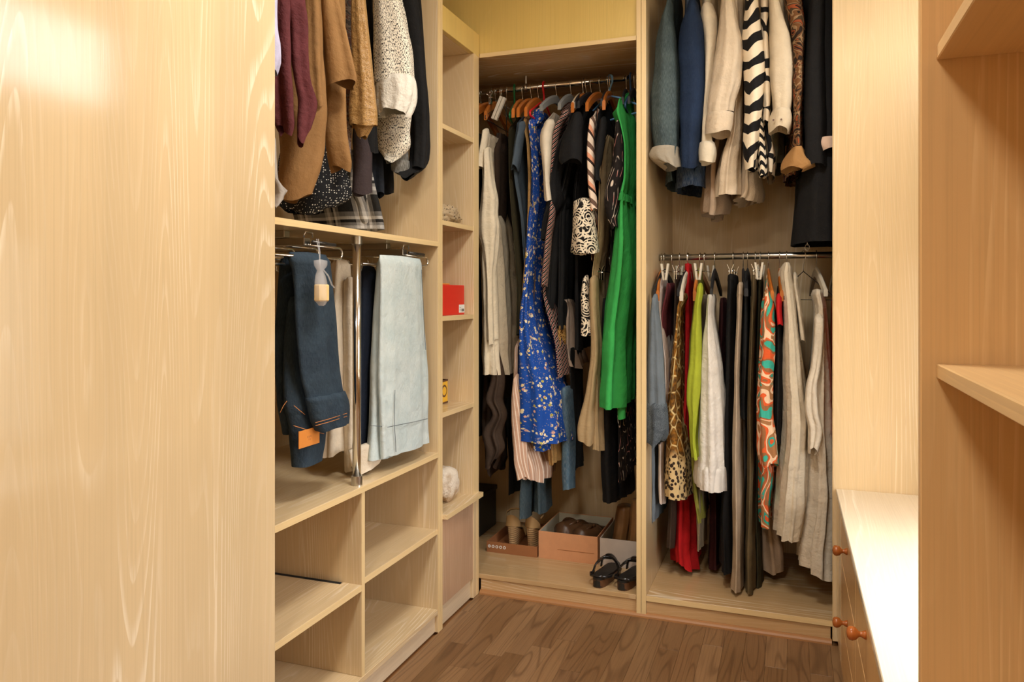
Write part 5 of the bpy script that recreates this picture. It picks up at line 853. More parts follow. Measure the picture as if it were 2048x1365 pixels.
    ('top', 'top', 'long white linen sleeveless top in the middle of the lower rail', 'white', 'clothes on the lower right rail', 'black', 'black flocked hanger', [('body', None, {'fold': 0.008, 'lam': 0.07, 'tx': -0.012, 'hemw': 0.004}, [(1.2005, -0.2778, 3.02, 0.006, 0.1261), (1.1945, -0.2778, 3.02, 0.01, 0.13), (1.1372, -0.2814, 3.02, 0.01, 0.13), (1.0319, -0.2822, 3.02, 0.0254, 0.13), (0.9414, -0.2785, 3.02, 0.0375, 0.13), (0.8861, -0.2777, 3.02, 0.0424, 0.13), (0.7642, -0.2768, 3.02, 0.051, 0.13), (0.6237, -0.2797, 3.02, 0.0539, 0.13), (0.5627, -0.2806, 3.02, 0.0568, 0.13), (0.5015, -0.2825, 3.02, 0.0587, 0.13), (0.4704, -0.2797, 3.02, 0.0539, 0.13)]), ('hem_band', None, {'fold': 0.008, 'lam': 0.07, 'tx': -0.012, 'hemw': 0.004}, [(0.5603, -0.2806, 3.02, 0.0352, 0.13), (0.5543, -0.2806, 3.02, 0.0586, 0.134), (0.4714, -0.2796, 3.02, 0.0558, 0.134)])]),
    ('trousers', 'trousers', 'wide black trousers clipped right of the white sleeveless top', 'black', 'clothes on the lower right rail', 'clip', 'steel clip hanger', [('leg', None, {'fold': 0.004}, [(1.2756, -0.2071, 3.12, 0.0097, 0.1455), (1.2696, -0.2071, 3.12, 0.0162, 0.15), (0.993, -0.2128, 3.12, 0.0182, 0.15), (0.6162, -0.2204, 3.12, 0.0181, 0.15), (0.1447, -0.2261, 3.12, 0.0285, 0.15)]), ('waistband', None, {'fold': 0.001}, [(1.2793, -0.2071, 3.12, 0.0096, 0.1474), (1.2733, -0.2071, 3.12, 0.0161, 0.152), (1.2526, -0.2071, 3.12, 0.0161, 0.152)])]),
    ('skirt', 'skirt', 'dark maroon skirt deep behind the white sleeveless top', 'maroon', 'clothes on the lower right rail', None, None, [('body', None, {'fold': 0.006}, [(1.1862, -0.2504, 3.22, 0.0076, 0.097), (1.1802, -0.2504, 3.22, 0.0126, 0.1), (0.5835, -0.2772, 3.22, 0.0179, 0.1), (0.105, -0.2871, 3.22, 0.02, 0.1)])]),
    ('trousers', 'trousers', 'long taupe trousers hanging lowest in the middle of the lower rail', 'taupe', 'clothes on the lower right rail', 'black', 'black clip hanger', [('leg', None, {'fold': 0.003, 'hemw': 0.003}, [(1.2428, -0.1696, 3.04, 0.006, 0.1164), (1.2368, -0.1696, 3.04, 0.01, 0.12), (1.1982, -0.1734, 3.04, 0.012, 0.12), (1.1208, -0.1751, 3.04, 0.01, 0.12), (0.9788, -0.1817, 3.04, 0.0107, 0.12), (0.8864, -0.1854, 3.04, 0.0106, 0.12), (0.6946, -0.1854, 3.04, 0.0149, 0.12), (0.4441, -0.1817, 3.04, 0.017, 0.12), (0.2158, -0.179, 3.04, 0.016, 0.12), (0.0974, -0.1826, 3.04, 0.0219, 0.12)]), ('waistband', None, {'fold': 0.001}, [(1.2465, -0.1706, 3.04, 0.0065, 0.1203), (1.2405, -0.1706, 3.04, 0.0108, 0.124), (1.1963, -0.1725, 3.04, 0.0129, 0.124)])]),
    ('trousers', 'trousers', 'black cropped trousers right of the taupe trousers', 'black2', 'clothes on the lower right rail', 'black', 'black clip hanger', [('leg', None, {'fold': 0.003}, [(1.2901, -0.1528, 3.1, 0.006, 0.1261), (1.2841, -0.1528, 3.1, 0.01, 0.13), (0.9945, -0.1553, 3.1, 0.0113, 0.13), (0.7363, -0.161, 3.1, 0.0133, 0.13)])]),
    ('trousers', 'trousers', 'pale grey trousers showing below the black cropped pair', 'palegrey', 'clothes on the lower right rail', None, None, [('leg', None, {'fold': 0.002}, [(0.9935, -0.1609, 3.17, 0.0062, 0.097), (0.9875, -0.1609, 3.17, 0.0103, 0.1), (0.7361, -0.1666, 3.17, 0.0123, 0.1), (0.1756, -0.1666, 3.17, 0.0123, 0.1)])]),
    ('trousers', 'trousers', 'olive brown trousers left of the swirl print tunic', 'olivebrown', 'clothes on the lower right rail', 'clip', 'steel clip hanger', [('leg', None, {'fold': 0.003}, [(1.2744, -0.1246, 3.08, 0.006, 0.1261), (1.2684, -0.1246, 3.08, 0.01, 0.13), (0.8852, -0.1341, 3.08, 0.0116, 0.13), (0.4406, -0.1368, 3.08, 0.0146, 0.13), (0.0882, -0.1405, 3.08, 0.0185, 0.13)])]),
    ('trousers', 'trousers', 'dark olive trousers just right of the olive brown pair', 'olive', 'clothes on the lower right rail', 'peg', 'white clip hanger', [('leg', None, {'fold': 0.003}, [(1.2706, -0.106, 3.16, 0.006, 0.1164), (1.2646, -0.106, 3.16, 0.01, 0.12), (0.8004, -0.115, 3.16, 0.0104, 0.12), (0.0776, -0.1131, 3.16, 0.0164, 0.12)])]),
    ('tunic', 'tunic', 'tunic with orange, turquoise and brown swirl print', 'swirl', 'clothes on the lower right rail', 'wood', 'orange wooden hanger', [('body', None, {'fold': 0.005}, [(1.2887, -0.0757, 3.13, 0.006, 0.05), (1.2587, -0.0757, 3.105, 0.008, 0.0825), (1.2037, -0.0757, 3.08, 0.01, 0.15), (1.1562, -0.0737, 3.08, 0.0234, 0.15), (1.0686, -0.0728, 3.08, 0.0225, 0.15), (0.9809, -0.0755, 3.08, 0.0271, 0.15), (0.8162, -0.0837, 3.08, 0.0261, 0.15), (0.6646, -0.081, 3.08, 0.0307, 0.15), (0.5242, -0.0774, 3.08, 0.0307, 0.15), (0.4506, -0.0837, 3.08, 0.0243, 0.15), (0.3484, -0.0819, 3.08, 0.0206, 0.15)]), ('sleeve', None, {'fold': 0.005, 'lam': 0.04, 'hemw': 0.014}, [(1.2162, -0.0754, 2.945, 0.0052, 0.02), (1.1982, -0.0754, 2.93, 0.0104, 0.04), (1.1568, -0.072, 2.93, 0.0225, 0.04), (0.9839, -0.0738, 2.93, 0.0242, 0.04), (0.9117, -0.079, 2.93, 0.0243, 0.04), (0.7743, -0.0859, 2.93, 0.0243, 0.04), (0.6954, -0.079, 2.93, 0.0312, 0.04), (0.6148, -0.073, 2.93, 0.0355, 0.04), (0.5809, -0.0686, 2.93, 0.0311, 0.04)])]),
    ('skirt', 'skirt', 'beige skirt showing low below the swirl print tunic', 'dustybeige', 'clothes on the lower right rail', None, None, [('body', None, {'fold': 0.008, 'hemw': 0.012}, [(0.801, -0.0654, 3.2, 0.0147, 0.097), (0.795, -0.0654, 3.2, 0.0245, 0.1), (0.3028, -0.0692, 3.2, 0.0283, 0.1), (0.1781, -0.0627, 3.2, 0.0367, 0.1), (0.1222, -0.0627, 3.2, 0.033, 0.1)])]),
    ('top', 'top', 'black top with red trim between swirl tunic and cream dress', 'black', 'clothes on the lower right rail', 'wood', 'orange wooden hanger', [('body', None, {'fold': 0.003}, [(1.234, -0.0341, 3.13, 0.0075, 0.05), (1.204, -0.0341, 3.115, 0.0101, 0.088), (1.149, -0.0341, 3.1, 0.0126, 0.16), (0.9994, -0.036, 3.1, 0.018, 0.16), (0.817, -0.0387, 3.1, 0.0189, 0.16), (0.6526, -0.0423, 3.1, 0.0153, 0.16)]), ('trim', 'red', {'fold': 0.003}, [(1.2036, -0.0341, 2.945, 0.006, 0.015), (1.1856, -0.0341, 2.93, 0.012, 0.03), (1.1461, -0.0341, 2.93, 0.0103, 0.03), (1.0922, -0.0292, 2.93, 0.01, 0.03)])]),
    ('dress', 'dress', 'cream gauze dress bunched at the hanger, right of the swirl tunic', 'gauze', 'clothes on the lower right rail', 'wire', 'bare wire hanger', [('body', None, {'fold': 0.01, 'lam': 0.045, 'tx': -0.012, 'hemw': 0.012}, [(1.3171, -0.0079, 3.05, 0.008, 0.1455), (1.3111, -0.0079, 3.05, 0.0133, 0.15), (1.2807, -0.0115, 3.05, 0.0222, 0.15), (1.2251, -0.0062, 3.05, 0.0239, 0.15), (1.123, 0.0035, 3.05, 0.0248, 0.15), (1.0211, 0.0088, 3.05, 0.0318, 0.15), (0.9176, 0.0131, 3.05, 0.0379, 0.15), (0.7787, 0.0228, 3.05, 0.044, 0.15), (0.643, 0.0236, 3.05, 0.0501, 0.15), (0.5033, 0.0182, 3.05, 0.059, 0.15), (0.3954, 0.0111, 3.05, 0.0626, 0.15), (0.323, 0.0032, 3.05, 0.0566, 0.15)]), ('sleeve', None, {'fold': 0.003}, [(1.282, 0.0205, 3.015, 0.005, 0.015), (1.264, 0.0205, 3.0, 0.01, 0.03), (1.1562, 0.0347, 3.0, 0.0104, 0.03), (1.0723, 0.0447, 3.0, 0.01, 0.03), (1.0305, 0.0482, 3.0, 0.01, 0.03)])]),
    ('dress', 'dress', 'long cream crinkled dress at the right end of the lower rail', 'cream3', 'clothes on the lower right rail', 'white', 'white plastic hanger', [('body', None, {'fold': 0.012, 'lam': 0.06, 'tx': -0.01, 'hemw': 0.012}, [(1.2184, 0.0977, 3.05, 0.0121, 0.1455), (1.2124, 0.0977, 3.05, 0.0202, 0.15), (1.1576, 0.1063, 3.05, 0.0182, 0.15), (1.057, 0.1089, 3.05, 0.0244, 0.15), (0.9528, 0.1096, 3.05, 0.0323, 0.15), (0.7938, 0.1078, 3.05, 0.0411, 0.15), (0.5822, 0.113, 3.05, 0.0427, 0.15), (0.3875, 0.1078, 3.05, 0.0515, 0.15), (0.2737, 0.1008, 3.05, 0.062, 0.15), (0.1994, 0.1008, 3.05, 0.062, 0.15)]), ('sleeve', None, {'fold': 0.006, 'lam': 0.03, 'hemw': 0.018}, [(1.1307, 0.0997, 2.915, 0.0082, 0.0175), (1.1127, 0.0997, 2.9, 0.0164, 0.035), (0.9552, 0.0899, 2.9, 0.0164, 0.035), (0.8672, 0.0775, 2.9, 0.019, 0.035), (0.7972, 0.0783, 2.9, 0.0214, 0.035), (0.7278, 0.089, 2.9, 0.0239, 0.035), (0.6466, 0.0785, 2.9, 0.01, 0.035)])]),
    ('top', 'top', 'orange top, a narrow strip at the right edge of the lower rail', 'orange', 'clothes on the lower right rail', 'white', 'white plastic hanger', [('body', None, {'fold': 0.004}, [(1.1972, 0.1703, 3.05, 0.0129, 0.1358), (1.1912, 0.1703, 3.05, 0.0216, 0.14), (1.0066, 0.1695, 3.05, 0.0225, 0.14), (0.6934, 0.1678, 3.05, 0.0207, 0.14)])]),
    ('jeans', 'jeans', 'dark blue jeans folded over the nearer trouser rack, leather patch showing', 'jeansdark', 'trousers on the pull-out racks', None, None, [('leg', None, {'fold': 0.003, 'hemw': 0.002}, [(1.3098, -1.2, 1.7142, 0.0098, 0.0801), (1.3018, -1.2, 1.7142, 0.028, 0.0826), (1.2928, -1.2, 1.7201, 0.028, 0.0867), (1.2626, -1.2, 1.7321, 0.028, 0.0816), (1.0977, -1.2, 1.7544, 0.028, 0.0897), (0.9857, -1.2, 1.7707, 0.028, 0.0886), (0.9279, -1.2, 1.788, 0.028, 0.0836), (0.8741, -1.2, 1.81, 0.028, 0.088)]), ('cuff', None, {'fold': 0.003, 'tx': 0, 'hemw': 0.004}, [(0.9274, -1.195, 1.7851, 0.034, 0.084), (0.8909, -1.195, 1.8022, 0.034, 0.0884), (0.8628, -1.195, 1.8067, 0.034, 0.0829), (0.8328, -1.195, 1.8132, 0.034, 0.0688)]), ('leg', None, {'fold': 0.004}, [(1.3048, -1.275, 1.786, 0.0105, 0.0797), (1.2968, -1.275, 1.786, 0.03, 0.0822), (1.1587, -1.275, 1.7786, 0.03, 0.0903), (1.0388, -1.275, 1.7779, 0.03, 0.0964), (0.9246, -1.275, 1.7775, 0.03, 0.0914), (0.8285, -1.275, 1.7756, 0.03, 0.0654)]), ('seat', None, {'fold': 0.002, 'hemw': 0.002}, [(1.1944, -1.245, 1.7548, 0.0105, 0.0534), (1.1864, -1.245, 1.7548, 0.03, 0.0551), (1.0511, -1.245, 1.7499, 0.03, 0.0724), (0.9145, -1.245, 1.76, 0.03, 0.0836), (0.844, -1.245, 1.7753, 0.03, 0.0771), (0.7889, -1.245, 1.7772, 0.03, 0.0689), (0.7373, -1.245, 1.7685, 0.03, 0.0559)])]),
    ('trousers', 'trousers', 'cream trousers behind the chrome support pole', 'creamtrouser', 'trousers on the pull-out racks', None, None, [('leg', None, {'fold': 0.01, 'lam': 0.05, 'hemw': 0.01}, [(1.3103, -1.33, 2.0749, 0.0087, 0.0327), (1.3023, -1.33, 2.0749, 0.025, 0.0337), (1.2473, -1.33, 2.078, 0.025, 0.046), (1.0272, -1.33, 2.0699, 0.025, 0.0561), (0.8245, -1.33, 2.0589, 0.025, 0.0623), (0.7061, -1.33, 2.0405, 0.025, 0.0563)]), ('leg', None, {'fold': 0.003}, [(1.2546, -1.285, 2.055, 0.007, 0.0116), (1.2466, -1.285, 2.055, 0.02, 0.012), (0.8742, -1.285, 2.0521, 0.02, 0.012), (0.6502, -1.285, 2.055, 0.02, 0.012)]), ('hem', None, {'fold': 0.004}, [(0.7329, -1.24, 2.0758, 0.015, 0.0954), (0.709, -1.24, 2.0785, 0.015, 0.0926), (0.6684, -1.24, 2.0864, 0.015, 0.0775), (0.6497, -1.24, 2.0578, 0.015, 0.033)])]),
    ('trousers', 'trousers', 'navy trousers between chrome pole and pale blue jeans', 'navyblack', 'trousers on the pull-out racks', None, None, [('leg', None, {'fold': 0.003, 'hemw': 0.004}, [(1.2913, -1.27, 2.141, 0.007, 0.031), (1.2833, -1.27, 2.141, 0.02, 0.032), (1.0245, -1.27, 2.1289, 0.02, 0.0402), (0.8352, -1.27, 2.1143, 0.02, 0.058), (0.6691, -1.27, 2.1119, 0.02, 0.0681)])]),
    ('jeans', 'jeans', 'pale blue wide leg jeans folded over the farther trouser rack', 'jeanslight', 'trousers on the pull-out racks', None, None, [('leg', None, {'fold': 0.003, 'hemw': 0.004}, [(1.3239, -1.195, 2.2167, 0.0077, 0.1369), (1.3159, -1.195, 2.2167, 0.022, 0.1411), (1.2981, -1.195, 2.2217, 0.022, 0.1399), (1.1426, -1.195, 2.2294, 0.022, 0.1478), (1.0075, -1.195, 2.2375, 0.022, 0.1592), (0.8701, -1.195, 2.245, 0.022, 0.1636), (0.77, -1.195, 2.252, 0.022, 0.1645), (0.6863, -1.195, 2.257, 0.022, 0.1633)]), ('leg', None, {'fold': 0.003, 'hemw': 0.003}, [(1.3182, -1.225, 2.1895, 0.0105, 0.054), (1.3102, -1.225, 2.1895, 0.03, 0.0557), (1.1435, -1.225, 2.1774, 0.03, 0.0721), (1.0115, -1.225, 2.1747, 0.03, 0.0836), (0.8777, -1.225, 2.1751, 0.03, 0.0915), (0.7809, -1.225, 2.1758, 0.03, 0.0991), (0.683, -1.225, 2.1736, 0.03, 0.1097)])]),
]
ANCH = {}
HANG = []
for gi, (nm, cat, label, mat, group, hk, hl, parts) in enumerate(GARMENTS):
    zl = min(p[3][-1][0] for p in parts)
    p0 = parts[0][3]
    if len(parts) == 1:
        o = solo(nm, loft(p0, gi * 7 + 1, **parts[0][2]), parts[0][1] or mat, label, cat, group, None, True)
    else:
        o = thing(nm, (p0[-1][1], p0[-1][2], zl), label, cat, group)
        for pi_, (pn, pmat, opts, lv) in enumerate(parts):
            part(pn, loft(lv, gi * 7 + pi_ + 1, **opts), pmat or mat, o, True)
    ANCH[label] = o
    if hk: HANG.append((hk, hl, label, p0[0][1], p0[0][0], p0[0][2]))

# ---------------------------------------------------------------- hangers
# local coordinates: rail centre at the origin, arms along Y
def hook(bm, drop=.07, r=.0175, w=.0017):
    pts = arc((0, 0, 0), r, -35, 180, 12)[:: 1]
    pts = [(0, p[1], p[2]) for p in pts]
    pts += [(0, -r * .9, -.014), (0, -.004, -.034), (0, 0, -.045), (0, 0, -drop)]
    return tube(pts, w, 6, bm)
def arms(bm, drop, tip_y, tip_z, wx, wz0, wz1, bow=.012):
    """curved shoulder bar from tip to tip"""
    N = 9
    secs = []
    for i in range(-N, N + 1):
        s = abs(i) / N
        y = tip_y * i / N
        z = -drop - (tip_z * (s ** 1.5)) - .004 * s
        wz = wz0 * (1 - s) + wz1 * s
        x = bow * s * s
        secs.append([(x + wx * a, y, z + wz * b) for a, b in ((-.5, -.5), (-.5, .3), (-.2, .5), (.2, .5), (.5, .3), (.5, -.5))])
    rings = [[bm.verts.new(p) for p in s] for s in secs]
    for r0, r1 in zip(rings, rings[1:]):
        for k in range(6): bm.faces.new((r0[k], r0[(k + 1) % 6], r1[(k + 1) % 6], r1[k]))
    bm.faces.new(rings[0][::-1]); bm.faces.new(rings[-1])
    return bm
def clip(bm, y, z):
    for s in (-1, 1):
        B(-.004 * s - .0015, -.004 * s + .0015, y - .009, y + .009, z - .030, z + .006, .0004, bm)
        b2 = B(-.0015, .0015, y - .007, y + .007, -.0, .022, .0004)
        for v in b2.verts:
            x, zz = v.co.x, v.co.z
            v.co.x = x + s * (.003 + zz * .42); v.co.z = z + .004 + zz
        merge(bm, b2)
    tube([(-.007, y, z), (.007, y, z)], .0035, 8, bm)
    return bm
HK = {}
def build_kind(kind):
    parts = []
    def add(n, bm, mat, sm=True):
        me = mesh_of(bm, n, sm); me.materials.append(M[mat]); parts.append((n, me))
    if kind in ('wood', 'whitewood'):
        add('hook', hook(None, .068), 'chrome')
        add('shoulder_bar', arms(bmesh.new(), .066, .205, .085, .013, .034, .040), 'hangerwood' if kind == 'wood' else 'pl_white', False)
        if kind == 'whitewood':
            for y in (-.15, .15): add('clip', clip(bmesh.new(), y, -.165), 'chrome', False)
    elif kind in ('clip', 'peg'):
        add('hook', hook(None, .058), 'chrome')
        add('bar', tube([(0, -.17, -.058), (0, .17, -.058)], .0022, 8), 'chrome')
        for y in (-.125, .125):
            if kind == 'clip': add('clip', clip(bmesh.new(), y, -.062), 'chrome', False)
            else:
                b = bmesh.new()
                for s in (-1, 1):
                    b2 = B(-.004, .004, y - .008, y + .008, -.095, -.03, .001)
                    for v in b2.verts: v.co.x += s * (.0045 + max(0, v.co.z + .065) * .25)
                    merge(b, b2)
                add('clip', b, 'pl_white', False)
    elif kind == 'wire':
        add('hook', hook(None, .062), 'chrome')
        pts = [(0, 0, -.062), (0, .20, -.155)] + arc((0, .20, -.163), .008, 80, -90, 5) + [(0, -.20, -.171)] + arc((0, -.20, -.163), .008, 270, 100, 5) + [(0, 0, -.062)]
        add('frame', tube(pts, .0016, 6), 'darkmetal')
    else:
        c = {'grey': 'pl_grey', 'black': 'pl_black', 'beige': 'pl_beige', 'red': 'pl_red', 'blue': 'pl_blue', 'bluelight': 'pl_lblue', 'green': 'pl_green', 'white': 'pl_white'}[kind]
        if kind in ('red', 'blue', 'bluelight', 'green'):
            add('hook', hook(None, .07, .0185, .0042), c)
            pts = [(0, 0, -.068), (0, .06, -.088), (0, .19, -.150)] + arc((0, .19, -.160), .010, 75, -90, 5) + [(0, -.19, -.170)] + arc((0, -.19, -.160), .010, 270, 105, 5) + [(0, -.06, -.088), (0, 0, -.068)]
            add('frame', tube(pts, .0042, 8), c)
        else:
            add('hook', hook(None, .066), 'chrome')
            add('shoulder_bar', arms(bmesh.new(), .064, .20, .075, .010 if kind == 'black' else .013, .036, .030, .006), c, False)
    HK[kind] = parts
def hanger(kind, loc, rotz, label, group):
    if kind not in HK: build_kind(kind)
    o = bpy.data.objects.new({'clip': 'clip_hanger', 'peg': 'clip_hanger', 'wire': 'wire_hanger', 'wood': 'wooden_hanger', 'whitewood': 'wooden_hanger'}.get(kind, 'plastic_hanger'), None)
    o.empty_display_size = .03
    link(o); o.location = loc; o.rotation_euler = (0, 0, rotz)
    WL[o] = Vector(loc)
    tag(o, label, 'hanger', group)
    for n, me in HK[kind]:
        c = bpy.data.objects.new(n, me); link(c); c.parent = o
    return o
rh = random.Random(11)
for hk, hl, glabel, x, ztop, cy in HANG:
    rail = 2.10 if ztop > 1.6 else 1.352
    words = (hl + ' holding the ' + glabel.split(' with ')[0].split(',')[0]).split()[:16]
    while words[-1] in ('the', 'of', 'and', 'in', 'at', 'to', 'near', 'between', 'behind', 'below', 'right', 'left', 'lower'): words.pop()
    hanger(hk, (x, 3.13, rail), rh.uniform(-.10, .10), ' '.join(words), 'hangers on the corner rail' if rail > 2 else 'hangers on the lower right rail')
for hk, x, rz, lab in (('green', -1.128, .25, 'green plastic hanger with a hanging loop, left of the red hanger'),
                       ('wood', -1.235, -.1, 'orange wooden hanger in the far left corner of the corner rail'),
                       ('wood', -1.215, .1, 'second orange wooden hanger in the far left corner'),
                       ('wire', -1.165, .35, 'dark empty wire hanger turned sideways beside the green hanger'),
                       ('bluelight', -.705, .95, 'light blue plastic hanger turned sideways near the green dress'),
                       ('black', -.60, .05, 'black hanger at the right end of the corner rail, beside the partition')):
    hanger(hk, (x, 3.13, 2.10), rz, lab, 'hangers on the corner rail')
hanger('wire', (.052, 3.13, 1.352), .5, 'empty steel hanger turned sideways between the two cream dresses', 'hangers on the lower right rail')

# wooden clothes peg and chain
bm = bmesh.new()
for s in (-1, 1):
    b2 = B(-.006, .006, -.008, .008, -.05, .05, .001)
    for v in b2.verts: v.co.x += s * (.0065 + abs(v.co.z) * .02); 
    merge(bm, b2)
bmesh.ops.rotate(bm, cent=(0, 0, 0), matrix=__import__('mathutils').Matrix.Rotation(math.radians(24), 3, 'Y'), verts=bm.verts)
bmesh.ops.translate(bm, vec=(-1.148, 2.99, 1.985), verts=bm.verts)
solo('clothes_peg', bm, 'pl_white', 'pale wooden clothes peg clipped at an angle above the cream shirt dress', 'clothes peg')
ch = thing('chain', (.06, 3.08, 1.37), 'short steel chain hanging under the long black coat', 'chain')
for i in range(4):
    z = 1.378 + i * .018
    p = arc((.064, 3.05, z), .008, 0, 360, 12, 'XZ' if i % 2 == 0 else 'YZ')
    p = [(a, b, z + (c - z) * 1.5) for a, b, c in p]
    part('link', tube(p, .0016, 6, caps=False), 'chrome', ch, True)

# ---------------------------------------------------------------- pull-out trouser racks
def rack(ys, label):
    t = thing('trouser_rack', (-1.42, ys, 1.29), label, 'trouser rack', 'pull-out trouser racks')
    part('slide', B(-1.70, -1.255, ys - .030, ys - .006, 1.352, 1.3705), 'steel', t)
    part('slide', B(-1.66, -1.200, ys - .020, ys + .008, 1.330, 1.351), 'steel', t)
    part('end_clip', tube([(-1.2, ys - .022, 1.352), (-1.196, ys - .022, 1.366), (-1.196, ys + .012, 1.366), (-1.196, ys + .012, 1.352)], .0022, 6), 'chrome', t, True)
    xs = [-1.195, -1.275, -1.355, -1.435, -1.515, -1.595]
    for i, x in enumerate(xs):
        pts = [(x, ys - .005, 1.332), (x, ys + .130, 1.332)] + arc((x, ys + .138, 1.3165), .0155, 90, -90, 8) + [(x, ys - .150, 1.301)] + arc((x, ys - .150, 1.289), .012, 90, 270, 8) + [(x, ys - .11, 1.277)]
        part('arm', tube(pts, .0032, 8), 'chrome', t, True)
    part('handle', tube([(-1.187, ys - .002, 1.340), (-1.183, ys + .10, 1.338)], .0048, 8), 'darkmetal', t, True)
    return t
rack(1.716, 'chrome pull-out trouser rack nearer the closed door, under the shelf')
rack(2.262, 'chrome pull-out trouser rack at the far side, under the shelf')

# jeans details
jd = ANCH['dark blue jeans folded over the nearer trouser rack, leather patch showing']
JX = -1.208
bm = B(JX, JX + .003, 1.6815, 1.7740, 0.7955, 0.8412, .0006)
pt = part('leather_patch', bm, 'patch', jd, label='orange leather waistband patch')
py, pz = 1.7277, 0.8184
for k, (dy, dz, l) in enumerate(((-.010, .003, .006), (-.003, .003, .004), (.003, .003, .006), (-.004, -.004, .003), (.002, -.005, .003))):
    part('print', B(JX + .003, JX + .0036, py + dy, py + dy + l * .7, pz + dz - .003, pz + dz + .002, 0), 'thread', pt)
for pts in [[(-1.157, 1.6848, 0.8671), (-1.157, 1.7513, 0.8674), (-1.157, 1.8349, 0.8699)], [(-1.157, 1.6848, 0.8593), (-1.157, 1.7513, 0.8593), (-1.157, 1.8349, 0.8615)], [(-1.212, 1.667, 0.859), (-1.212, 1.7396, 0.8338), (-1.212, 1.8052, 0.8144)], [(-1.24, 1.6483, 0.8941), (-1.24, 1.6628, 0.9102), (-1.24, 1.6839, 0.9258)], [(-1.212, 1.6691, 0.9108), (-1.212, 1.695, 0.894), (-1.212, 1.717, 0.8802)]]:
    part('stitching', tube(pts, .0009, 5), 'thread', jd, True)
jl = ANCH['pale blue wide leg jeans folded over the farther trouser rack']
for pts in [[(-1.19, 2.0205, 0.8031), (-1.19, 2.1055, 0.7862), (-1.19, 2.1118, 0.782)], [(-1.17, 2.0857, 0.7891), (-1.17, 2.1664, 0.7839), (-1.17, 2.2703, 0.7772), (-1.17, 2.3636, 0.7729)], [(-1.171, 2.1353, 0.8995), (-1.171, 2.132, 0.7893), (-1.171, 2.1418, 0.7006)], [(-1.172, 2.322, 1.2848), (-1.172, 2.3333, 1.183), (-1.172, 2.3522, 1.0113)]]:
    part('stitching', tube(pts, .0010, 5), 'threadgrey', jl, True)

# organza sachet
t = thing('organza_sachet', (-1.135, 1.683, 1.172), 'white organza bag with a beige soap bar hanging from the nearer rack', 'sachet')
lv = [(1.288, -1.136, 1.677, .016, .022), (1.279, -1.136, 1.677, .014, .026), (1.263, -1.137, 1.677, .007, .010), (1.252, -1.137, 1.678, .010, .017), (1.225, -1.136, 1.680, .012, .024), (1.195, -1.136, 1.682, .013, .026), (1.177, -1.136, 1.682, .010, .022), (1.172, -1.136, 1.682, .003, .012)]
part('bag', loft(lv, 5, fold=.003, lam=.02, hemw=.001), 'organza', t, True)
part('soap_bar', B(-1.146, -1.126, 1.660, 1.703, 1.183, 1.227, .003), 'soap', t)
part('ribbon', tube([(-1.150, 1.679, 1.345), (-1.140, 1.676, 1.31), (-1.137, 1.676, 1.265), (-1.140, 1.680, 1.31), (-1.150, 1.687, 1.345)], .0012, 6), 'organza', t, True)
part('ribbon', tube([(-1.128, 1.677, 1.264), (-1.124, 1.693, 1.250), (-1.122, 1.707, 1.226), (-1.122, 1.719, 1.219)], .002, 6), 'organza', t, True)

# ---------------------------------------------------------------- things on the shelf tower
bm = bmesh.new(); bmesh.ops.create_icosphere(bm, subdivisions=5, radius=1.0)
for v in bm.verts:
    p = v.co.copy()
    f = 1 + .28 * noise.noise(p * 1.7 + Vector((3, 1, 2))) + .16 * noise.noise(p * 5) + .07 * noise.noise(p * 13)
    v.co = Vector((p.x * .055 * f, p.y * .125 * f, p.z * .046 * f))
    if v.co.z < -.034: v.co.z = -.034
    v.co += Vector((-1.245, 2.625, 1.470 + .034))
    v.co.z -= .06 * max(0, v.co.y - 2.66)
    v.co.z = max(v.co.z, 1.470)
solo('driftwood', bm, 'driftstone', 'pitted grey brown piece of driftwood on the tower shelf', 'driftwood', smooth=True)
t = thing('shoe_box', (-1.265, 2.62, 1.123), 'red cardboard box with a white barcode sticker on the tower shelf', 'box')
part('body', B(-1.335, -1.197, 2.50, 2.742, 1.123, 1.237, .0015), 'redcard', t)
st = part('sticker', B(-1.197, -1.1962, 2.690, 2.741, 1.131, 1.162, 0), 'tagwhite', t, label='white barcode sticker')
for k in range(6):
    part('print', B(-1.1962, -1.1958, 2.712 + k * .0042, 2.7140 + k * .0042 + (.0012 if k % 2 else 0), 1.135, 1.146, 0), 'ink', st)
for k in range(3):
    part('print', B(-1.1962, -1.1958, 2.694, 2.708, 1.137 + k * .006, 1.1385 + k * .006, 0), 'ink', st)
t = thing('figurine', (-1.25, 2.555, 1.237), 'small dark figurine standing on the red box', 'figurine')
part('body', lathe([(.022, 1.2375), (.024, 1.243), (.012, 1.252), (.017, 1.27), (.010, 1.285), (.013, 1.296), (.006, 1.308)], (-1.235, 2.565, 0)), 'figurine', t, True)
part('arm', tube([(-1.232, 2.570, 1.285), (-1.226, 2.590, 1.30), (-1.224, 2.602, 1.327)], [.004, .004, .002], 6), 'figurine', t, True)
part('base', B(-1.26, -1.205, 2.53, 2.625, 1.2372, 1.243, .002), 'patch', t)
t = thing('tin', (-1.27, 2.68, .775), 'yellow printed tin with a dark lid on the tower shelf', 'tin')
part('body', B(-1.37, -1.262, 2.63, 2.728, .775, .868, .002), 'yellowtin', t)
part('band', B(-1.371, -1.2612, 2.629, 2.7285, .776, .782, 0), 'browntin', t)
part('band', B(-1.371, -1.2612, 2.629, 2.7285, .861, .868, 0), 'browntin', t)
em = part('emblem', lathe([(.024, 0), (.024, .0008)], (-1.262, 2.695, .825), 'X', 20), 'browntin', t)
part('ring', lathe([(.017, 0), (.017, .0012)], (-1.262, 2.695, .825), 'X', 20), 'yellowtin', em)
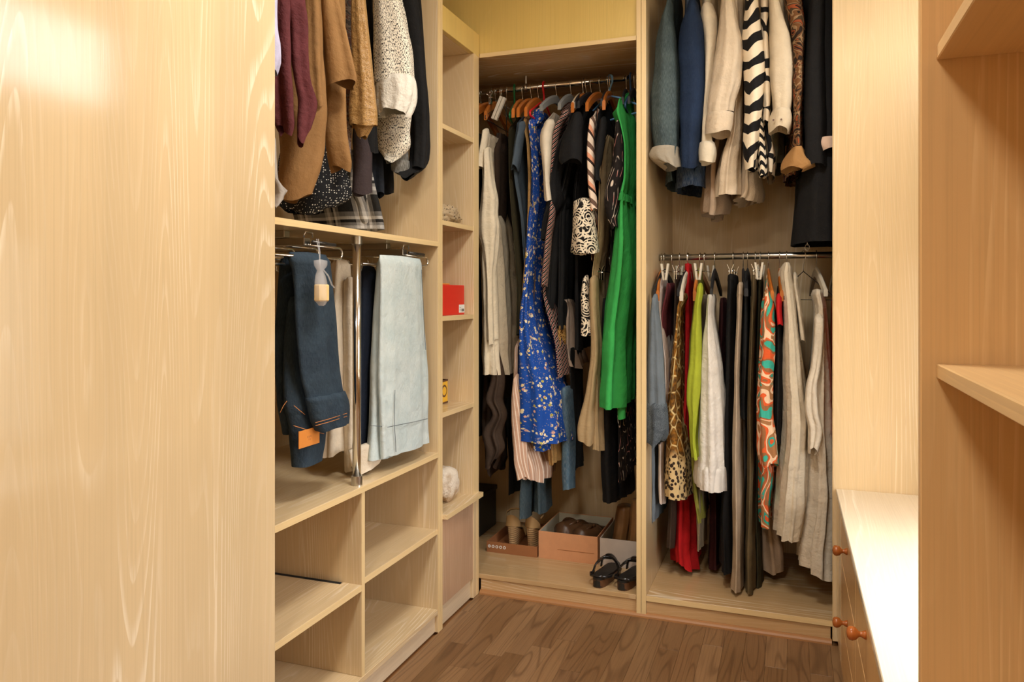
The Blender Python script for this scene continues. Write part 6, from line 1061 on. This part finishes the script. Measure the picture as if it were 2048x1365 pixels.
part('lid', lathe([(.045, .868), (.042, .882), (.018, .892)], (-1.315, 2.68, 0), 'Z', 20), 'boxblack', t, True)
bm = bmesh.new()
n, R_ = 28, 22
ringsr = []
for i in range(R_ + 1):
    x = -1.40 + .20 * i / R_
    e = min(1, min(i, R_ - i) / 3 + .55)
    ring = []
    for k in range(n):
        a = 2 * PI * k / n
        q = 1 + .16 * noise.noise(Vector((x * 30, math.cos(a) * 2.2, math.sin(a) * 2.2))) + .10 * noise.noise(Vector((x * 80, math.cos(a) * 6, math.sin(a) * 6)))
        r = .066 * e * q
        ring.append(bm.verts.new((x, 2.655 + r * math.cos(a) * 1.12, max(.410, .476 + r * math.sin(a)))))
    ringsr.append(ring)
for r0, r1 in zip(ringsr, ringsr[1:]):
    for k in range(n): bm.faces.new((r0[k], r0[(k + 1) % n], r1[(k + 1) % n], r1[k]))
bm.faces.new(ringsr[0][::-1]); bm.faces.new(ringsr[-1])
solo('fleece_roll', bm, 'fleece', 'rolled cream fluffy blanket on the protruding lower tower shelf', 'blanket', smooth=True)

# ---------------------------------------------------------------- boxes and shoes in the corner wardrobe
ZB = .078
def open_box(name, x0, x1, y0, y1, h, mat, label, th=.003, inner='boxinner'):
    t = thing(name, ((x0 + x1) / 2, (y0 + y1) / 2, ZB), label, 'box')
    part('bottom', B(x0, x1, y0, y1, ZB, ZB + .003, 0), mat, t)
    part('front', B(x0, x1, y0, y0 + th, ZB + .003, ZB + h, .0004), mat, t)
    part('back', B(x0, x1, y1 - th, y1, ZB + .003, ZB + h, .0004), mat, t)
    part('side', B(x0, x0 + th, y0 + th, y1 - th, ZB + .003, ZB + h, .0004), mat, t)
    part('side', B(x1 - th, x1, y0 + th, y1 - th, ZB + .003, ZB + h, .0004), mat, t)
    for a, b in ((x0 + th, x0 + th + .0008), (x1 - th - .0008, x1 - th)):
        part('lining', B(a, b, y0 + th, y1 - th, ZB + .003, ZB + h - .002, 0), inner, t)
    part('lining', B(x0 + th, x1 - th, y1 - th - .0008, y1 - th, ZB + .003, ZB + h - .002, 0), inner, t)
    return t
bx = open_box('shoe_box', -1.241, -1.010, 3.085, 3.40, .046, 'boxbrown', 'low brown cardboard box lid with five round white icons, under the teal jeans', inner='boxbrown')
for k in range(5):
    x = -1.228 + k * .0175
    ic = part('icon', lathe([(.0066, 0), (.0066, -.0007)], (x, 3.085, ZB + .026), 'Y', 16), 'tagwhite', bx)
    part('glyph', lathe([(.0036, 0), (.0036, -.0012)], (x, 3.085, ZB + .026), 'Y', 3 + k), 'boxbrown', ic)
bo = open_box('shoe_box', -1.004, -.747, 3.090, 3.392, .115, 'boxorange', 'orange shoe box holding dark brown shoes')
part('crease', B(-.92, -.762, 3.0885, 3.0902, ZB + .044, ZB + .0455, 0), 'boxbrown', bo)
bw = open_box('shoe_box', -.738, -.568, 3.095, 3.40, .112, 'boxwhite', 'pale grey shoe box holding tan boots behind the black sandals')
t = thing('storage_box', (-1.44, 3.36, ZB), 'black box in the dark left corner of the corner wardrobe', 'box')
part('body', B(-1.62, -1.345, 3.25, 3.47, ZB, .25, .003), 'boxblack', t)
part('lid', B(-1.625, -1.34, 3.245, 3.475, .25, .272, .003), 'boxblack', t)

def foot(n=28, L=.24, W=.08):
    """outline of a sole, heel at y=0"""
    out = []
    for k in range(n):
        a = 2 * PI * k / n
        s = (1 - math.cos(a)) / 2
        y = s * L
        w = W * (.36 + .16 * math.sin(PI * min(1, s * 1.05)) + .06 * math.sin(2 * PI * (s - .25)))
        w *= math.sin(a) if abs(math.sin(a)) < 1 else 1
        wx = W * .5 * (math.copysign(abs(math.sin(a)) ** .62, math.sin(a))) * (.80 + .22 * s - .12 * math.sin(PI * s))
        out.append((wx, y))
    return out
def xf(bm, loc, rz, rx=0.0):
    Mx = __import__('mathutils').Matrix
    m = Mx.Translation(Vector(loc)) @ Mx.Rotation(rz, 4, 'Z') @ Mx.Rotation(rx, 4, 'X')
    bmesh.ops.transform(bm, matrix=m, verts=bm.verts)
    return bm
def sole(hz, taper=1.0, z0=0.0, L=.24, W=.08, n=28):
    bm = bmesh.new()
    fo = foot(n, L, W)
    bot = [bm.verts.new((x * taper, .012 * (1 - taper) * 4 + y * (1 - (1 - taper) * .25), z0)) for x, y in fo]
    top = [bm.verts.new((x, y, z0 + hz(y / L))) for x, y in fo]
    for k in range(n): bm.faces.new((bot[k], bot[(k + 1) % n], top[(k + 1) % n], top[k]))
    bm.faces.new(bot[::-1]); bm.faces.new(top)
    return bm
def band(pts, w, th=.002, up=(0, 1, 0)):
    """flat strap along a path; width direction given by up"""
    bm = bmesh.new()
    rings = []
    U = Vector(up).normalized()
    P = [Vector(p) for p in pts]
    for i, p in enumerate(P):
        d = (P[min(i + 1, len(P) - 1)] - P[max(i - 1, 0)]).normalized()
        a = (U - d * U.dot(d)).normalized(); nrm = d.cross(a)
        rings.append([bm.verts.new(p + a * w / 2 * s + nrm * th / 2 * q) for s, q in ((-1, -1), (1, -1), (1, 1), (-1, 1))])
    for r0, r1 in zip(rings, rings[1:]):
        for k in range(4): bm.faces.new((r0[k], r0[(k + 1) % 4], r1[(k + 1) % 4], r1[k]))
    bm.faces.new(rings[0][::-1]); bm.faces.new(rings[-1])
    return bm
def espadrille(loc, rz, label):
    t = thing('espadrille', loc, label, 'shoe', 'espadrille wedges in the brown box lid', 0)
    hz = lambda s: .082 * (1 - min(1, s * 1.15)) ** 1.1 + .018
    part('wedge', xf(sole(hz, .74, 0, .225, .074), loc, rz), 'rope', t)
    bm = bmesh.new(); rings = []
    for i in range(6):
        s = i / 5
        ring = []
        for k in range(17):
            a = PI * (1.0 + k / 16)          # around the heel
            r = 1 - .10 * s
            hh = .05 * s * (.35 + .65 * math.sin(PI * k / 16) ** 1.0)
            ring.append(bm.verts.new((.036 * math.cos(a) * r, .05 + .05 * math.sin(a) * (1 - .08 * s) + .0 , .097 + hh - .012 * (1 - math.sin(PI * k / 16)))))
        rings.append(ring)
    for r0, r1 in zip(rings, rings[1:]):
        for k in range(16): bm.faces.new((r0[k], r0[k + 1], r1[k + 1], r1[k]))
    part('heel_counter', xf(bm, loc, rz), 'goldleather', t, True)
    part('insole', xf(B(-.026, .026, .012, .11, .086, .094, .004), loc, rz, -.30), 'brownleather', t)
    part('toe_upper', xf(band(arc((0, .17, .018), .036, 0, 180, 10, 'XZ'), .075), loc, rz), 'goldleather', t, True)
    sp = part('strap', xf(band([(.034, .05, .130), (.038, .075, .138), (.024, .10, .146), (0, .108, .148), (-.024, .10, .146), (-.038, .075, .138), (-.034, .05, .130)], .009, .002, (0, 0, 1)), loc, rz), 'goldleather', t, True)
    part('buckle', xf(tube([(.040, .068, .130), (.040, .082, .131), (.040, .082, .145), (.040, .068, .144), (.040, .068, .130)], .0014, 6), loc, rz), 'chrome', sp, True)
    return t
espadrille((-1.152, 3.150, ZB + .0032), .10, 'beige rope wedge espadrille, left of the pair in the brown box lid')
espadrille((-1.072, 3.160, ZB + .0032), -.12, 'beige rope wedge espadrille, right of the pair in the brown box lid')
def sandal(loc, rz, label):
    t = thing('sandal', loc, label, 'shoe', 'black sandals on the wardrobe base')
    part('sole', xf(sole(lambda s: .030 if s < .3 else .030 - .012 * min(1, (s - .3) * 3), .96, 0, .235, .086), loc, rz), 'solebrown', t)
    part('insole', xf(sole(lambda s: (.035 if s < .3 else .035 - .012 * min(1, (s - .3) * 3)) - .0, 1.0, .0035, .226, .077), loc, rz), 'insole', t)
    for (y, h, wd, sk) in ((.115, .066, .017, .03), (.160, .058, .017, -.02)):
        pts = [(.043 * math.cos(a), y + sk * math.cos(a), .022 + h * math.sin(a)) for a in [PI * k / 14 for k in range(15)]]
        part('strap', xf(band(pts, wd, .005), loc, rz), 'patent', t, True)
    part('strap', xf(band([(-.041, .06, .028), (-.034, .085, .060), (-.012, .115, .078), (.018, .145, .074), (.036, .165, .045), (.042, .172, .022)], .015, .005), loc, rz), 'patent', t, True)
    part('heel_strap', xf(band([(-.040, .075, .030), (-.043, .045, .038), (-.032, .016, .042), (0, .004, .043), (.032, .016, .042), (.043, .045, .038), (.041, .085, .030)], .010, .004, (0, 0, 1)), loc, rz), 'patent', t, True)
    return t
sandal((-.690, 2.842, ZB), -.10, 'glossy black strappy sandal, left of the pair in front of the pale box')
sandal((-.597, 2.846, ZB), -.16, 'glossy black strappy sandal, right of the pair next to the partition')
def shoe(loc, rz, label, mat, L=.25, W=.085, H=.085):
    bm = bmesh.new(); rings = []
    N = 16
    for i in range(N + 1):
        s = i / N
        y = L * s
        w = W / 2 * (.62 + .40 * math.sin(PI * min(1, s * .95 + .05))) * (1 if 0 < i < N else .35)
        h = H * (1.0 - .55 * max(0, (s - .35)) / .65) * (1 if 0 < i < N else .5)
        ring = []
        for k in range(16):
            a = 2 * PI * k / 16
            f = 1 + .12 * noise.noise(Vector((math.cos(a) * 2, s * 6, math.sin(a) * 2 + loc[0] * 9)))
            ring.append(bm.verts.new((w * math.cos(a) * f, y, max(0, h * .5 + h * .5 * math.sin(a) * f))))
        rings.append(ring)
    for r0, r1 in zip(rings, rings[1:]):
        for k in range(16): bm.faces.new((r0[k], r0[(k + 1) % 16], r1[(k + 1) % 16], r1[k]))
    bm.faces.new(rings[0][::-1]); bm.faces.new(rings[-1])
    t = thing('shoe', loc, label, 'shoe', 'brown shoes in the orange box')
    part('upper', xf(bm, loc, rz), mat, t, True)
    part('opening', xf(band([(.030 * math.cos(a), .085 + .055 * math.sin(a), H * .84 + .012 * math.cos(2 * a)) for a in [2 * PI * k / 18 for k in range(19)]], .014, .003, (0, 0, 1)), loc, rz), mat, t, True)
    part('strap', xf(band([(W * .5 * math.cos(a), .15, H * .35 + H * .48 * math.sin(a)) for a in [PI * k / 12 for k in range(13)]], .016, .004), loc, rz), mat, t, True)
    return t
shoe((-.925, 3.12, ZB + .045), -.45, 'dark brown leather shoe, left of the two in the orange box', 'brownleather', .26, .11, .10)
shoe((-.845, 3.115, ZB + .04), -.30, 'dark brown leather shoe, right of the two in the orange box', 'brownleather', .26, .10, .092)
def boot(x, y, hgt, label, lean):
    t = thing('boot', (x, y, ZB + .004), label, 'boot', 'tan boots in the pale box')
    lv = [(ZB + hgt, x + lean, y + .02, .030, .044), (ZB + hgt * .8, x + lean * .8, y + .02, .034, .048), (ZB + hgt * .45, x + lean * .3, y + .01, .030, .045), (ZB + .06, x, y + .02, .034, .06), (ZB + .006, x, y + .04, .036, .10)]
    part('shaft', loft(lv, int(x * 100) % 50, fold=.003, lam=.05, hemw=0), 'tanleather', t, True)
    part('sole', B(x - .034, x + .034, y - .06, y + .14, ZB + .0035, ZB + .014, .004), 'solebrown', t)
boot(-.680, 3.22, .215, 'tan leather boot, left of the two in the pale box', .016)
boot(-.607, 3.20, .250, 'tan leather boot, right of the two in the pale box', .01)
bm = B(-.0006, .0006, -.022, .022, 0, .075, 0)
xf(bm, (-.502, 2.872, .080), 0)
for v in bm.verts: v.co.x -= .018 * (v.co.z - .08) / .075; v.co.y -= .01 * (v.co.z - .08) / .075
solo('card', bm, 'tagwhite', 'small white card leaning on the partition at the base of the right wardrobe', 'card')
# sleeve buttons and pins
iv = ANCH['ivory shirt with a buttoned turned up cuff']
for dx in (0, .026):
    part('button', lathe([(.0035, 0), (.0035, -.002)], (-0.0514 + dx, 2.835, 1.8160), 'Y', 10), 'solebrown', iv)
